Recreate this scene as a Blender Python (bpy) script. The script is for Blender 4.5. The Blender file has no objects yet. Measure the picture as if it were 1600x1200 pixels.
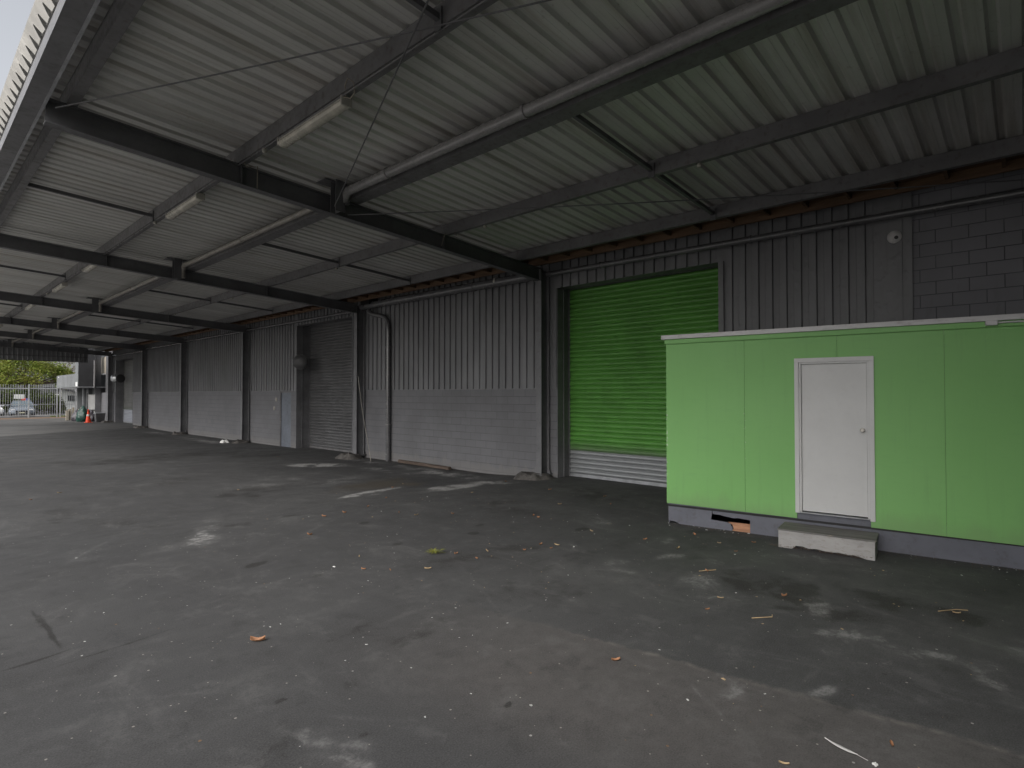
import bpy, bmesh, math, random
from mathutils import Vector, Matrix, noise
random.seed(7)
R = math.radians
sc = bpy.context.scene
COL = sc.collection

# ------------------------------------------------------------------ camera
CAM_H = 2.0
YAW = 47.638          # degrees to the right of +Y (the long axis of the canopy)
PITCH = 1.074
cam_d = bpy.data.cameras.new("camera")
cam = bpy.data.objects.new("camera", cam_d); COL.objects.link(cam)
cam.location = (0, 0, CAM_H)
cam.rotation_euler = (R(90 + PITCH), 0, R(-YAW))
cam_d.sensor_width = 36.0
cam_d.lens = 880 / 1600 * 36.0
cam_d.clip_start = 0.05; cam_d.clip_end = 2000
sc.camera = cam

# ------------------------------------------------------------------ sky, sun, exposure
SUN_EL, SUN_AZ = 38.0, -108.0          # azimuth clockwise from +Y: the open yard side
w = bpy.data.worlds.new("World"); sc.world = w; w.use_nodes = True
nt = w.node_tree; nt.nodes.clear()
sky = nt.nodes.new("ShaderNodeTexSky"); sky.sky_type = 'NISHITA'; sky.sun_disc = False
sky.sun_elevation = R(SUN_EL); sky.sun_rotation = R(SUN_AZ)
sky.air_density = 1.0; sky.dust_density = 4.0; sky.ozone_density = 1.0
hs = nt.nodes.new("ShaderNodeHueSaturation"); hs.inputs['Saturation'].default_value = 0.22
bg = nt.nodes.new("ShaderNodeBackground"); bg.inputs['Strength'].default_value = 0.15
wo = nt.nodes.new("ShaderNodeOutputWorld")
nt.links.new(sky.outputs[0], hs.inputs['Color']); nt.links.new(hs.outputs[0], bg.inputs['Color'])
nt.links.new(bg.outputs[0], wo.inputs['Surface'])
sd = bpy.data.lights.new("sun", 'SUN'); sd.energy = 1.3; sd.angle = R(50); sd.color = (1.0, 0.97, 0.93)
so = bpy.data.objects.new("sun", sd); COL.objects.link(so)
S = Vector((math.cos(R(SUN_EL)) * math.sin(R(SUN_AZ)), math.cos(R(SUN_EL)) * math.cos(R(SUN_AZ)), math.sin(R(SUN_EL))))
so.rotation_euler = S.to_track_quat('Z', 'Y').to_euler()
so.location = (0, 0, 30)
vs = sc.view_settings
vs.view_transform = 'Standard'; vs.look = 'None'; vs.exposure = 0.62; vs.gamma = 1.0
sc.render.engine = 'CYCLES'
cy = sc.cycles
cy.max_bounces = 8; cy.diffuse_bounces = 6; cy.glossy_bounces = 3; cy.transmission_bounces = 4
cy.use_denoising = True
cy.caustics_reflective = False; cy.caustics_refractive = False

# ------------------------------------------------------------------ materials
def nn(t, kind, **kw):
    n = t.nodes.new(kind)
    for k, v in kw.items():
        setattr(n, k, v)
    return n

def setin(t, sock, v):
    if isinstance(v, bpy.types.NodeSocket): t.links.new(v, sock)
    elif isinstance(v, (tuple, list)) and len(v) == 3 and sock.type == 'RGBA': sock.default_value = (*v, 1)
    else: sock.default_value = v

def math_n(t, op, a, b=None, c=None):
    n = nn(t, 'ShaderNodeMath', operation=op)
    for i, v in enumerate((a, b, c)):
        if v is not None: setin(t, n.inputs[i], v)
    return n.outputs[0]

def ramp(t, v, lo, hi, a=0.0, b=1.0, smooth=True):
    n = nn(t, 'ShaderNodeMapRange'); n.interpolation_type = 'SMOOTHSTEP' if smooth else 'LINEAR'; n.clamp = True
    setin(t, n.inputs[0], v)
    n.inputs[1].default_value = lo; n.inputs[2].default_value = hi
    n.inputs[3].default_value = a; n.inputs[4].default_value = b
    return n.outputs[0]

def mixc(t, f, a, b, mode='MIX'):
    n = nn(t, 'ShaderNodeMix', data_type='RGBA', blend_type=mode)
    setin(t, n.inputs[0], f); setin(t, n.inputs[6], a); setin(t, n.inputs[7], b)
    return n.outputs[2]

def noise_n(t, vec, scale, detail=4, rough=0.55, out=0, dist=0.0):
    n = nn(t, 'ShaderNodeTexNoise')
    n.inputs['Scale'].default_value = scale; n.inputs['Detail'].default_value = detail
    n.inputs['Roughness'].default_value = rough; n.inputs['Distortion'].default_value = dist
    if vec is not None: t.links.new(vec, n.inputs['Vector'])
    return n.outputs[out]

def mapping(t, vec, scale=(1, 1, 1), loc=(0, 0, 0), rot=(0, 0, 0), kind='POINT'):
    m = nn(t, 'ShaderNodeMapping', vector_type=kind)
    t.links.new(vec, m.inputs[0])
    m.inputs[1].default_value = loc; m.inputs[2].default_value = rot; m.inputs[3].default_value = scale
    return m.outputs[0]

def base_mat(name, rough=0.6, metal=0.0, spec=0.5):
    m = bpy.data.materials.new(name); m.use_nodes = True
    t = m.node_tree
    b = t.nodes['Principled BSDF']
    b.inputs['Roughness'].default_value = rough; b.inputs['Metallic'].default_value = metal
    b.inputs['Specular IOR Level'].default_value = spec
    p = nn(t, 'ShaderNodeTexCoord').outputs['Object']
    return m, t, b, p

def add_bump(t, b, h, strength=0.3, dist=0.01):
    n = nn(t, 'ShaderNodeBump'); n.inputs['Strength'].default_value = strength; n.inputs['Distance'].default_value = dist
    t.links.new(h, n.inputs['Height']); t.links.new(n.outputs[0], b.inputs['Normal'])

def paint(name, c, dirt=(0.05, 0.045, 0.04), amt=0.25, var=0.15, scale=1.2, stretch=(1, 1, 1), rough=0.55, metal=0.0,
          bump=0.05, chips=0.0, chipc=(0.5, 0.5, 0.48), spec=0.4):
    """aged paint: tonal drift, grime, a few chips"""
    m, t, b, p = base_mat(name, rough, metal, spec)
    pv = mapping(t, p, stretch)
    n1 = noise_n(t, pv, scale, 5)
    n2 = noise_n(t, pv, scale * 6, 6, 0.65)
    n3 = noise_n(t, p, 90, 3, 0.6)
    lo = tuple(x * (1 - var) for x in c); hi = tuple(min(1, x * (1 + var)) for x in c)
    col = mixc(t, ramp(t, n1, 0.3, 0.7), lo, hi)
    d = math_n(t, 'MULTIPLY', ramp(t, n2, 0.5, 0.75), amt)
    col = mixc(t, d, col, dirt)
    if chips:
        n4 = noise_n(t, p, 26, 5, 0.6)
        col = mixc(t, ramp(t, n4, 0.74 - chips * 0.1, 0.77 - chips * 0.1), col, chipc)
    t.links.new(col, b.inputs['Base Color'])
    t.links.new(ramp(t, n2, 0.3, 0.8, rough - 0.1, min(1, rough + 0.15)), b.inputs['Roughness'])
    if bump:
        h = math_n(t, 'ADD', n3, math_n(t, 'MULTIPLY', n2, 2.0))
        add_bump(t, b, h, bump, 0.01)
    return m

M = {}
M['steel'] = paint('dark_steel_paint', (0.105, 0.105, 0.110), amt=0.3, rough=0.5, scale=2)
M['purlin'] = paint('grey_steel_paint', (0.140, 0.138, 0.142), dirt=(0.07, 0.052, 0.042), amt=0.6, rough=0.5, scale=2)
M['column'] = paint('column_paint', (0.15, 0.15, 0.157), amt=0.35, rough=0.5, scale=2, chips=0.3, chipc=(.25, .24, .23))
M['white'] = paint('white_paint', (0.5600, 0.5600, 0.5560), dirt=(0.3600, 0.3440, 0.3280), amt=0.10, var=0.03, rough=0.5, scale=2, bump=0.03, chips=0.05, chipc=(.35, .34, .33))
M['trim'] = paint('white_metal_trim', (0.5280, 0.5200, 0.5200), dirt=(0.25, 0.22, 0.2), amt=0.4, var=0.06, rough=0.45, stretch=(0.4, 1, 1), scale=4)
M['flash'] = paint('white_flashing', (0.4960, 0.4800, 0.4480), dirt=(0.3, 0.28, 0.25), amt=0.3, rough=0.5, scale=3)
M['galv'] = paint('galvanised_steel', (0.42, 0.43, 0.45), dirt=(0.2, 0.2, 0.2), amt=0.4, rough=0.42, metal=0.6, scale=6)
M['fence'] = paint('galvanised_fence', (0.30, 0.31, 0.32), amt=0.2, rough=0.5, scale=3)
M['pvc'] = paint('grey_pipe_paint', (0.16, 0.156, 0.16), amt=0.4, rough=0.32, scale=3, stretch=(1, 0.3, 1), chips=0.35, chipc=(.28, .27, .25))
M['pvcdark'] = paint('dark_glossy_pipe', (0.11, 0.11, 0.115), amt=0.4, rough=0.22, scale=3, stretch=(1, 0.3, 1), chips=0.2, chipc=(.2, .2, .19), spec=.7)
M['pvcnear'] = paint('scuffed_grey_pipe', (0.25, 0.245, 0.245), dirt=(.11, .09, .075), amt=0.6, rough=0.26, scale=4, stretch=(1, .5, 1), chips=.3, chipc=(.36, .35, .33), spec=.6)
M['pvcpale'] = paint('pale_pipe', (0.26, 0.245, 0.22), dirt=(0.15, 0.12, 0.09), amt=0.6, rough=0.4, scale=3)
M['lampbody'] = paint('lamp_body', (0.45, 0.43, 0.385), dirt=(0.25, 0.22, 0.17), amt=0.35, rough=0.35, scale=4)
M['diffuser'] = paint('lamp_diffuser', (0.52, 0.495, 0.43), dirt=(0.4, 0.36, 0.28), amt=0.35, rough=0.25, scale=5)
M['timber'] = paint('roof_timber', (0.125, 0.075, 0.043), dirt=(0.05, 0.035, 0.025), amt=0.6, var=0.3, rough=0.8, stretch=(6, 0.5, 6), scale=2)
M['rawwood'] = paint('raw_timber', (0.42, 0.22, 0.13), dirt=(0.15, 0.08, 0.05), amt=0.5, var=0.2, rough=0.8, stretch=(1, 6, 6), scale=4)
M['oldwood'] = paint('old_wood', (0.10, 0.075, 0.06), amt=0.5, var=0.3, rough=0.85, stretch=(6, .7, 6), scale=3)
M['plinth'] = paint('plinth_paint', (0.1200, 0.1240, 0.1480), dirt=(0.08, 0.075, 0.07), amt=0.4, var=0.1, rough=0.6, scale=2, chips=0.15, chipc=(.3, .28, .25))
M['bluedoor'] = paint('blue_grey_door', (0.135, 0.15, 0.178), amt=0.3, rough=0.5, scale=2)
M['shadewall'] = paint('added_shade_wall', (0.09, 0.09, 0.092), amt=0.3, rough=0.8, scale=1)
M['officedark'] = paint('dark_office_paint', (0.035, 0.035, 0.037), amt=0.2, rough=0.6)
M['black'] = paint('black_plastic', (0.015, 0.015, 0.016), rough=0.4)
M['glass'] = paint('dark_glass', (0.03, 0.035, 0.04), amt=0.05, rough=0.08, bump=0, spec=0.8)
M['tan'] = paint('tan_sheet', (0.30, 0.27, 0.22), amt=0.3, rough=0.7, stretch=(3, 3, .4), scale=3)
M['chrome'] = paint('knob_metal', (0.32, 0.31, 0.29), amt=0.1, rough=0.22, metal=1.0, bump=0)
M['orange'] = paint('cone_orange', (0.75, 0.07, 0.02), dirt=(0.3, .05, .03), amt=0.2, rough=0.5, scale=6)
M['reflect'] = paint('reflective_band', (0.6, 0.58, 0.55), amt=0.2, rough=0.5, scale=6)
M['greenbag'] = paint('green_plastic', (0.012, 0.05, 0.038), amt=0.3, rough=0.4, scale=6)
M['rubbish'] = paint('grey_plastic', (0.06, 0.055, 0.065), amt=0.4, rough=0.4, scale=6)
M['planter'] = paint('planter_plastic', (0.09, 0.09, 0.095), amt=0.4, rough=0.6, scale=4)
M['whitewall'] = paint('white_cladding', (0.86, 0.86, 0.84), amt=0.1, rough=0.6, scale=1)
M['roofdark'] = paint('dark_roof', (0.06, 0.06, 0.065), amt=0.2, rough=0.6)
M['greyclad'] = paint('grey_cladding_far', (0.15, 0.158, 0.163), amt=0.1, rough=0.6, scale=1)
M['mirror'] = paint('convex_mirror_face', (0.35, 0.36, 0.37), dirt=(0.2, 0.19, 0.18), amt=0.5, rough=0.25, metal=0.7, bump=0.02)
M['mirrordull'] = paint('convex_mirror_back', (0.035, 0.035, 0.037), amt=0.4, rough=0.5)
M['orangerim'] = paint('orange_rim', (0.5, 0.12, 0.04), amt=0.3, rough=0.5)
M['carblue'] = paint('silver_blue_car_paint', (0.20, 0.225, 0.26), amt=0.05, var=0.04, rough=0.25, metal=0.35, bump=0, spec=0.6)
M['carwhite'] = paint('white_car_paint', (0.75, 0.75, 0.75), amt=0.05, var=0.02, rough=0.25, bump=0, spec=0.6)
M['carglass'] = paint('car_glass', (0.10, 0.13, 0.15), amt=0.0, rough=0.08, bump=0, spec=0.9)
M['lens'] = paint('headlight_lens', (0.6, 0.6, 0.6), amt=0.0, rough=0.15, bump=0)
M['tyre'] = paint('tyre_rubber', (0.02, 0.02, 0.02), rough=0.8)
M['plate'] = paint('number_plate_face', (0.7, 0.68, 0.5), amt=0.1, rough=0.5)
M['signface'] = paint('sign_face', (0.62, 0.63, 0.62), amt=0.1, rough=0.5)
M['red'] = paint('red_paint', (0.6, 0.05, 0.04), amt=0.1, rough=0.5)
M['bluep'] = paint('blue_paint', (0.12, 0.13, 0.35), amt=0.1, rough=0.5)
M['leafdry'] = paint('dry_leaf', (0.33, 0.165, 0.085), dirt=(0.08, .04, .02), amt=0.5, var=0.4, rough=0.8, scale=0.7)
M['leafpale'] = paint('pale_dry_leaf', (0.38, 0.28, 0.16), dirt=(0.15, .1, .05), amt=0.5, var=0.3, rough=0.8, scale=0.7)
M['feather'] = paint('feather_vane', (0.50, 0.49, 0.475), dirt=(.35, .34, .33), amt=0.15, var=.05, rough=0.85, scale=8, bump=0)
M['sprig'] = paint('green_sprig', (0.16, 0.17, 0.03), dirt=(0.1, .06, .01), amt=0.5, rough=0.7, scale=3)
M['flake'] = paint('white_flake', (0.62, 0.62, 0.60), amt=0.2, rough=0.8)
M['steptop'] = paint('step_board', (0.135, 0.13, 0.125), dirt=(0.3, 0.26, 0.2), amt=0.5, var=0.25, rough=0.75, stretch=(.6, 4, 1), scale=3)
M['stepside'] = paint('step_white', (0.3360, 0.3280, 0.3200), dirt=(0.16, 0.12, 0.09), amt=0.5, var=0.12, rough=0.7, stretch=(.7, 1, 2), scale=3, chips=0.1, chipc=(.2, .15, .1))
M['rubble'] = paint('rough_concrete', (0.075, 0.07, 0.066), dirt=(0.24, 0.21, 0.185), amt=0.55, var=0.45, rough=0.95, scale=5, bump=0.6)
M['bark'] = paint('tree_bark', (0.09, 0.065, 0.05), amt=0.5, var=0.3, rough=0.9, stretch=(4, 4, .7), scale=3)
M['asphaltfar'] = paint('asphalt_far', (0.075, 0.073, 0.07), dirt=(0.12, .11, .1), amt=0.5, var=0.25, rough=0.9, scale=0.5)
M['soil'] = paint('bare_soil', (0.16, 0.10, 0.06), amt=0.4, var=0.3, rough=0.95, scale=1.5)
M['grass'] = paint('grass_blades', (0.16, 0.20, 0.04), amt=0.3, var=0.3, rough=0.8, scale=1.5)

def mat_roof():
    m, t, b, p = base_mat('roof_sheet_metal', 0.45, 0.25, 0.4)
    n1 = noise_n(t, mapping(t, p, (0.35, 0.5, 1)), 1.0, 5, 0.6)
    n2 = noise_n(t, mapping(t, p, (0.25, 6, 1)), 1.0, 6, 0.65)
    n3 = noise_n(t, p, 14, 6, 0.7)
    wn = nn(t, 'ShaderNodeTexWhiteNoise', noise_dimensions='1D')
    sp = nn(t, 'ShaderNodeSeparateXYZ'); t.links.new(p, sp.inputs[0])
    t.links.new(math_n(t, 'FLOOR', math_n(t, 'DIVIDE', sp.outputs[1], 0.762)), wn.inputs['W'])
    col = mixc(t, ramp(t, n1, 0.35, 0.65), (0.54, 0.54, 0.52), (0.68, 0.675, 0.655))
    col = mixc(t, math_n(t, 'MULTIPLY', ramp(t, n2, 0.45, 0.70), 0.6), col, (0.30, 0.265, 0.215))
    col = mixc(t, math_n(t, 'MULTIPLY', ramp(t, n3, 0.58, 0.75), 0.5), col, (0.21, 0.17, 0.125))
    col = mixc(t, ramp(t, wn.outputs[0], 0, 1, 0.0, 0.3, False), col, (0.38, 0.38, 0.36))
    t.links.new(col, b.inputs['Base Color'])
    add_bump(t, b, n3, 0.06, 0.01)
    return m
M['roof'] = mat_roof()

def mat_clad():
    m, t, b, p = base_mat('wall_cladding_paint', 0.48, 0.0, 0.4)
    n1 = noise_n(t, mapping(t, p, (1, 1.2, 0.5)), 1.0, 5, 0.6)
    n2 = noise_n(t, mapping(t, p, (1, 9, 0.6)), 1.0, 6, 0.65)
    n3 = noise_n(t, mapping(t, p, (1, 1.0, 1.6)), 1.3, 6, 0.7, dist=0.8)
    col = mixc(t, ramp(t, n1, 0.3, 0.7), (0.1476, 0.1490, 0.1548), (0.1944, 0.1958, 0.2038))
    col = mixc(t, math_n(t, 'MULTIPLY', ramp(t, n2, 0.5, 0.8), 0.5), col, (0.11, 0.107, 0.105))
    col = mixc(t, math_n(t, 'MULTIPLY', ramp(t, n3, 0.66, 0.70), 0.45), col, (0.13, 0.13, 0.135))
    n4 = noise_n(t, mapping(t, p, (1, 6, 2)), 4.0, 5, 0.6)
    col = mixc(t, ramp(t, n4, 0.76, 0.80), col, (0.30, 0.30, 0.29))
    sp = nn(t, 'ShaderNodeSeparateXYZ'); t.links.new(p, sp.inputs[0])
    wn = nn(t, 'ShaderNodeTexWhiteNoise', noise_dimensions='1D')
    t.links.new(math_n(t, 'FLOOR', math_n(t, 'DIVIDE', sp.outputs[1], 0.729)), wn.inputs['W'])
    col = mixc(t, ramp(t, wn.outputs[0], 0, 1, 0.0, 0.35, False), col, (0.13, 0.13, 0.138))
    t.links.new(col, b.inputs['Base Color'])
    nb = noise_n(t, mapping(t, p, (1, 1, .35)), 3.0, 3, 0.5)
    nd = noise_n(t, mapping(t, p, (1, 2.2, 1.6)), 3.2, 2, 0.4)
    add_bump(t, b, math_n(t, 'ADD', nb, math_n(t, 'MULTIPLY', ramp(t, nd, .50, .80), .7)), 0.35, 0.025)
    return m
M['clad'] = mat_clad()

def mat_block(name, c0, c1, mk=.78, hk=.46):
    m, t, b, p = base_mat(name, 0.72, 0.0, 0.3)
    sp = nn(t, 'ShaderNodeSeparateXYZ'); t.links.new(p, sp.inputs[0])
    cb = nn(t, 'ShaderNodeCombineXYZ')
    t.links.new(sp.outputs[1], cb.inputs[0]); t.links.new(math_n(t, 'ADD', sp.outputs[2], 0.05), cb.inputs[1])
    br = nn(t, 'ShaderNodeTexBrick'); br.offset = 0.5
    br.inputs['Scale'].default_value = 1.0; br.inputs['Mortar Size'].default_value = 0.007
    br.inputs['Mortar Smooth'].default_value = 0.3
    br.inputs['Brick Width'].default_value = 0.4; br.inputs['Row Height'].default_value = 0.2
    br.inputs['Color1'].default_value = (*c0, 1); br.inputs['Color2'].default_value = (*c1, 1)
    br.inputs['Mortar'].default_value = (c0[0] * mk, c0[1] * mk, c0[2] * mk, 1)
    t.links.new(cb.outputs[0], br.inputs['Vector'])
    n1 = noise_n(t, p, 0.8, 5, 0.6)
    n2 = noise_n(t, mapping(t, p, (1, 3, 0.8)), 2.0, 6, 0.65)
    n3 = noise_n(t, p, 70, 4, 0.6)
    fr_ = math_n(t, 'FRACT', math_n(t, 'DIVIDE', math_n(t, 'ADD', sp.outputs[2], .05), .2))
    hl_ = ramp(t, math_n(t, 'ABSOLUTE', math_n(t, 'SUBTRACT', fr_, .5)), .475, .492)
    hl_ = math_n(t, 'MULTIPLY', hl_, ramp(t, noise_n(t, mapping(t, p, (1, .8, 5)), 1.6, 4, .6), .36, .56))
    # joints are partly filled with paint
    col = mixc(t, math_n(t, 'MULTIPLY', ramp(t, noise_n(t, p, 1.5, 3), 0.35, 0.65), 0.4), br.outputs['Color'], c1)
    col = mixc(t, math_n(t, 'MULTIPLY', hl_, hk * 2), col, (c0[0] * .45, c0[1] * .45, c0[2] * .45))
    col = mixc(t, math_n(t, 'MULTIPLY', ramp(t, n1, 0.4, 0.7), 0.35), col, (c0[0] * .7, c0[1] * .7, c0[2] * .68))
    col = mixc(t, math_n(t, 'MULTIPLY', ramp(t, n2, 0.56, 0.8), 0.35), col, (0.09, 0.085, 0.08))
    # splash dirt and efflorescence in a ragged strip along the foot of the wall
    foot = math_n(t, 'SUBTRACT', sp.outputs[2], math_n(t, 'MULTIPLY', noise_n(t, mapping(t, p, (1, 1, .3)), 3.5, 5), 0.55))
    col = mixc(t, math_n(t, 'MULTIPLY', ramp(t, foot, -0.24, -0.10, 1, 0), 0.4), col, (0.19, 0.182, 0.172))
    fl = noise_n(t, mapping(t, p, (1, 7, 1.5)), 3.0, 5, 0.6)
    col = mixc(t, ramp(t, fl, 0.765, 0.79), col, (0.42, 0.42, 0.40))
    t.links.new(col, b.inputs['Base Color'])
    h = math_n(t, 'ADD', math_n(t, 'MULTIPLY', br.outputs['Fac'], -1.0), math_n(t, 'MULTIPLY', n3, 0.25))
    add_bump(t, b, h, 0.5, 0.006)
    return m
M['block'] = mat_block('painted_block_wall', (0.1454, 0.1454, 0.1545), (0.1604, 0.1604, 0.1702))
M['blockdark'] = mat_block('dark_painted_block_wall', (0.1880, 0.1880, 0.2040), (0.2040, 0.2040, 0.2216), .36, .12)

def mat_roller(name, c, low=None, line=0.7):
    m, t, b, p = base_mat(name, 0.38, 0.15, 0.5)
    sp = nn(t, 'ShaderNodeSeparateXYZ'); t.links.new(p, sp.inputs[0])
    n1 = noise_n(t, mapping(t, p, (1, 1, .8)), 1.2, 5)
    n2 = noise_n(t, mapping(t, p, (1, 1, 12)), 2.0, 6, 0.65)
    col = mixc(t, ramp(t, n1, .3, .7), tuple(x * .86 for x in c), tuple(x * 1.1 for x in c))
    col = mixc(t, math_n(t, 'MULTIPLY', ramp(t, n2, .45, .8), .5), col, tuple(x * .45 + .02 for x in c))
    if low:
        wob = math_n(t, 'ADD', sp.outputs[2], math_n(t, 'MULTIPLY', noise_n(t, mapping(t, p, (1, 2, 6)), 2.0, 6, .6), 0.22))
        col = mixc(t, math_n(t, 'MULTIPLY', ramp(t, wob, line + .05, line + .42, 1, 0), .75), col, (0.10, 0.12, 0.085))
        col = mixc(t, ramp(t, sp.outputs[2], line - .006, line + .006, 1, 0), col, low)
        mt = math_n(t, 'MULTIPLY', ramp(t, sp.outputs[2], line - .006, line + .006, 1, 0), .45)
        t.links.new(mt, b.inputs['Metallic'])
    t.links.new(col, b.inputs['Base Color'])
    add_bump(t, b, noise_n(t, p, 60, 3), 0.05, 0.01)
    return m
M['rollgreen'] = mat_roller('green_roller_door', (0.095, 0.27, 0.05), (0.32, 0.33, 0.34), 0.635)
M['rollgrey'] = mat_roller('grey_roller_door', (0.115, 0.115, 0.118))
M['rollgrey_low'] = mat_roller('grey_roller_door_far', (0.16, 0.16, 0.155), (0.45, 0.47, 0.52), 0.93)

def mat_green_panel():
    m, t, b, p = base_mat('green_cabin_paint', 0.5, 0.0, 0.35)
    n1 = noise_n(t, p, 0.7, 4, 0.5)
    n2 = noise_n(t, mapping(t, p, (2, 1, 8)), 2.0, 6, 0.6)
    n3 = noise_n(t, mapping(t, p, (4, 1, 1.5)), 5.0, 5, 0.65)
    col = mixc(t, ramp(t, n1, .3, .7), (0.1880, 0.4240, 0.1280), (0.2064, 0.4440, 0.1456))
    col = mixc(t, math_n(t, 'MULTIPLY', ramp(t, n2, .5, .8), .22), col, (0.1600, 0.3360, 0.1320))
    col = mixc(t, ramp(t, n3, .765, .785), col, (0.42, 0.55, 0.38))
    dk = noise_n(t, p, 11, 3, 0.5)
    col = mixc(t, math_n(t, 'MULTIPLY', ramp(t, dk, .78, .80), .7), col, (0.10, 0.17, 0.09))
    sp = nn(t, 'ShaderNodeSeparateXYZ'); t.links.new(p, sp.inputs[0])
    st_ = noise_n(t, mapping(t, p, (7, 1, .45)), 2.0, 5, 0.6)
    col = mixc(t, math_n(t, 'MULTIPLY', ramp(t, st_, .52, .75), .16), col, (0.13, 0.24, 0.10))
    ft_ = math_n(t, 'SUBTRACT', sp.outputs[2], math_n(t, 'MULTIPLY', noise_n(t, mapping(t, p, (1, 1, .3)), 4.0, 6, .65), .5))
    col = mixc(t, math_n(t, 'MULTIPLY', ramp(t, ft_, .04, .30, 1, 0), .35), col, (0.17, 0.23, 0.12))
    chip = noise_n(t, mapping(t, p, (1, 1, 1)), 30.0, 3, .6)
    for xj, wj in ((1.1315, .016), (-.024, .02)):
        near = ramp(t, math_n(t, 'ABSOLUTE', math_n(t, 'SUBTRACT', sp.outputs[0], xj)), wj * .4, wj, 1, 0)
        zone = math_n(t, 'MULTIPLY', ramp(t, sp.outputs[2], .6, 1.0), ramp(t, sp.outputs[2], 1.7, 2.0, 1, 0))
        col = mixc(t, math_n(t, 'MULTIPLY', math_n(t, 'MULTIPLY', near, zone), ramp(t, chip, .60, .64)), col, (0.6, 0.62, 0.58))
    t.links.new(col, b.inputs['Base Color'])
    add_bump(t, b, math_n(t, 'ADD', noise_n(t, p, 120, 3), math_n(t, 'MULTIPLY', n1, 6)), 0.06, 0.008)
    return m
M['greenpanel'] = mat_green_panel()

def mat_leaf(name, cols, scale=0.5):
    m = bpy.data.materials.new(name); m.use_nodes = True
    t = m.node_tree; b = t.nodes['Principled BSDF']; b.inputs['Roughness'].default_value = 0.6
    b.inputs['Specular IOR Level'].default_value = 0.2
    p = nn(t, 'ShaderNodeTexCoord').outputs['Object']
    n1 = noise_n(t, p, scale, 4, 0.6); n2 = noise_n(t, p, 7, 2)
    col = mixc(t, ramp(t, n1, .35, .65), cols[0], cols[1])
    col = mixc(t, ramp(t, n2, .5, .75), col, cols[2])
    t.links.new(col, b.inputs['Base Color'])
    tr = nn(t, 'ShaderNodeBsdfTranslucent'); t.links.new(col, tr.inputs[0])
    mx = nn(t, 'ShaderNodeMixShader'); mx.inputs[0].default_value = 0.3
    out = t.nodes['Material Output']
    t.links.new(b.outputs[0], mx.inputs[1]); t.links.new(tr.outputs[0], mx.inputs[2]); t.links.new(mx.outputs[0], out.inputs[0])
    return m
M['leaf_lime'] = mat_leaf('lime_foliage', ((0.14, 0.205, 0.035), (0.22, 0.235, 0.05), (0.26, 0.21, 0.06)))
M['leaf_dark'] = mat_leaf('dark_foliage', ((0.07, 0.105, 0.025), (0.12, 0.15, 0.04), (0.16, 0.16, 0.06)))
M['leaf_thin'] = mat_leaf('thin_foliage', ((0.05, 0.055, 0.02), (0.07, 0.07, 0.025), (0.09, 0.07, 0.03)))

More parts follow.
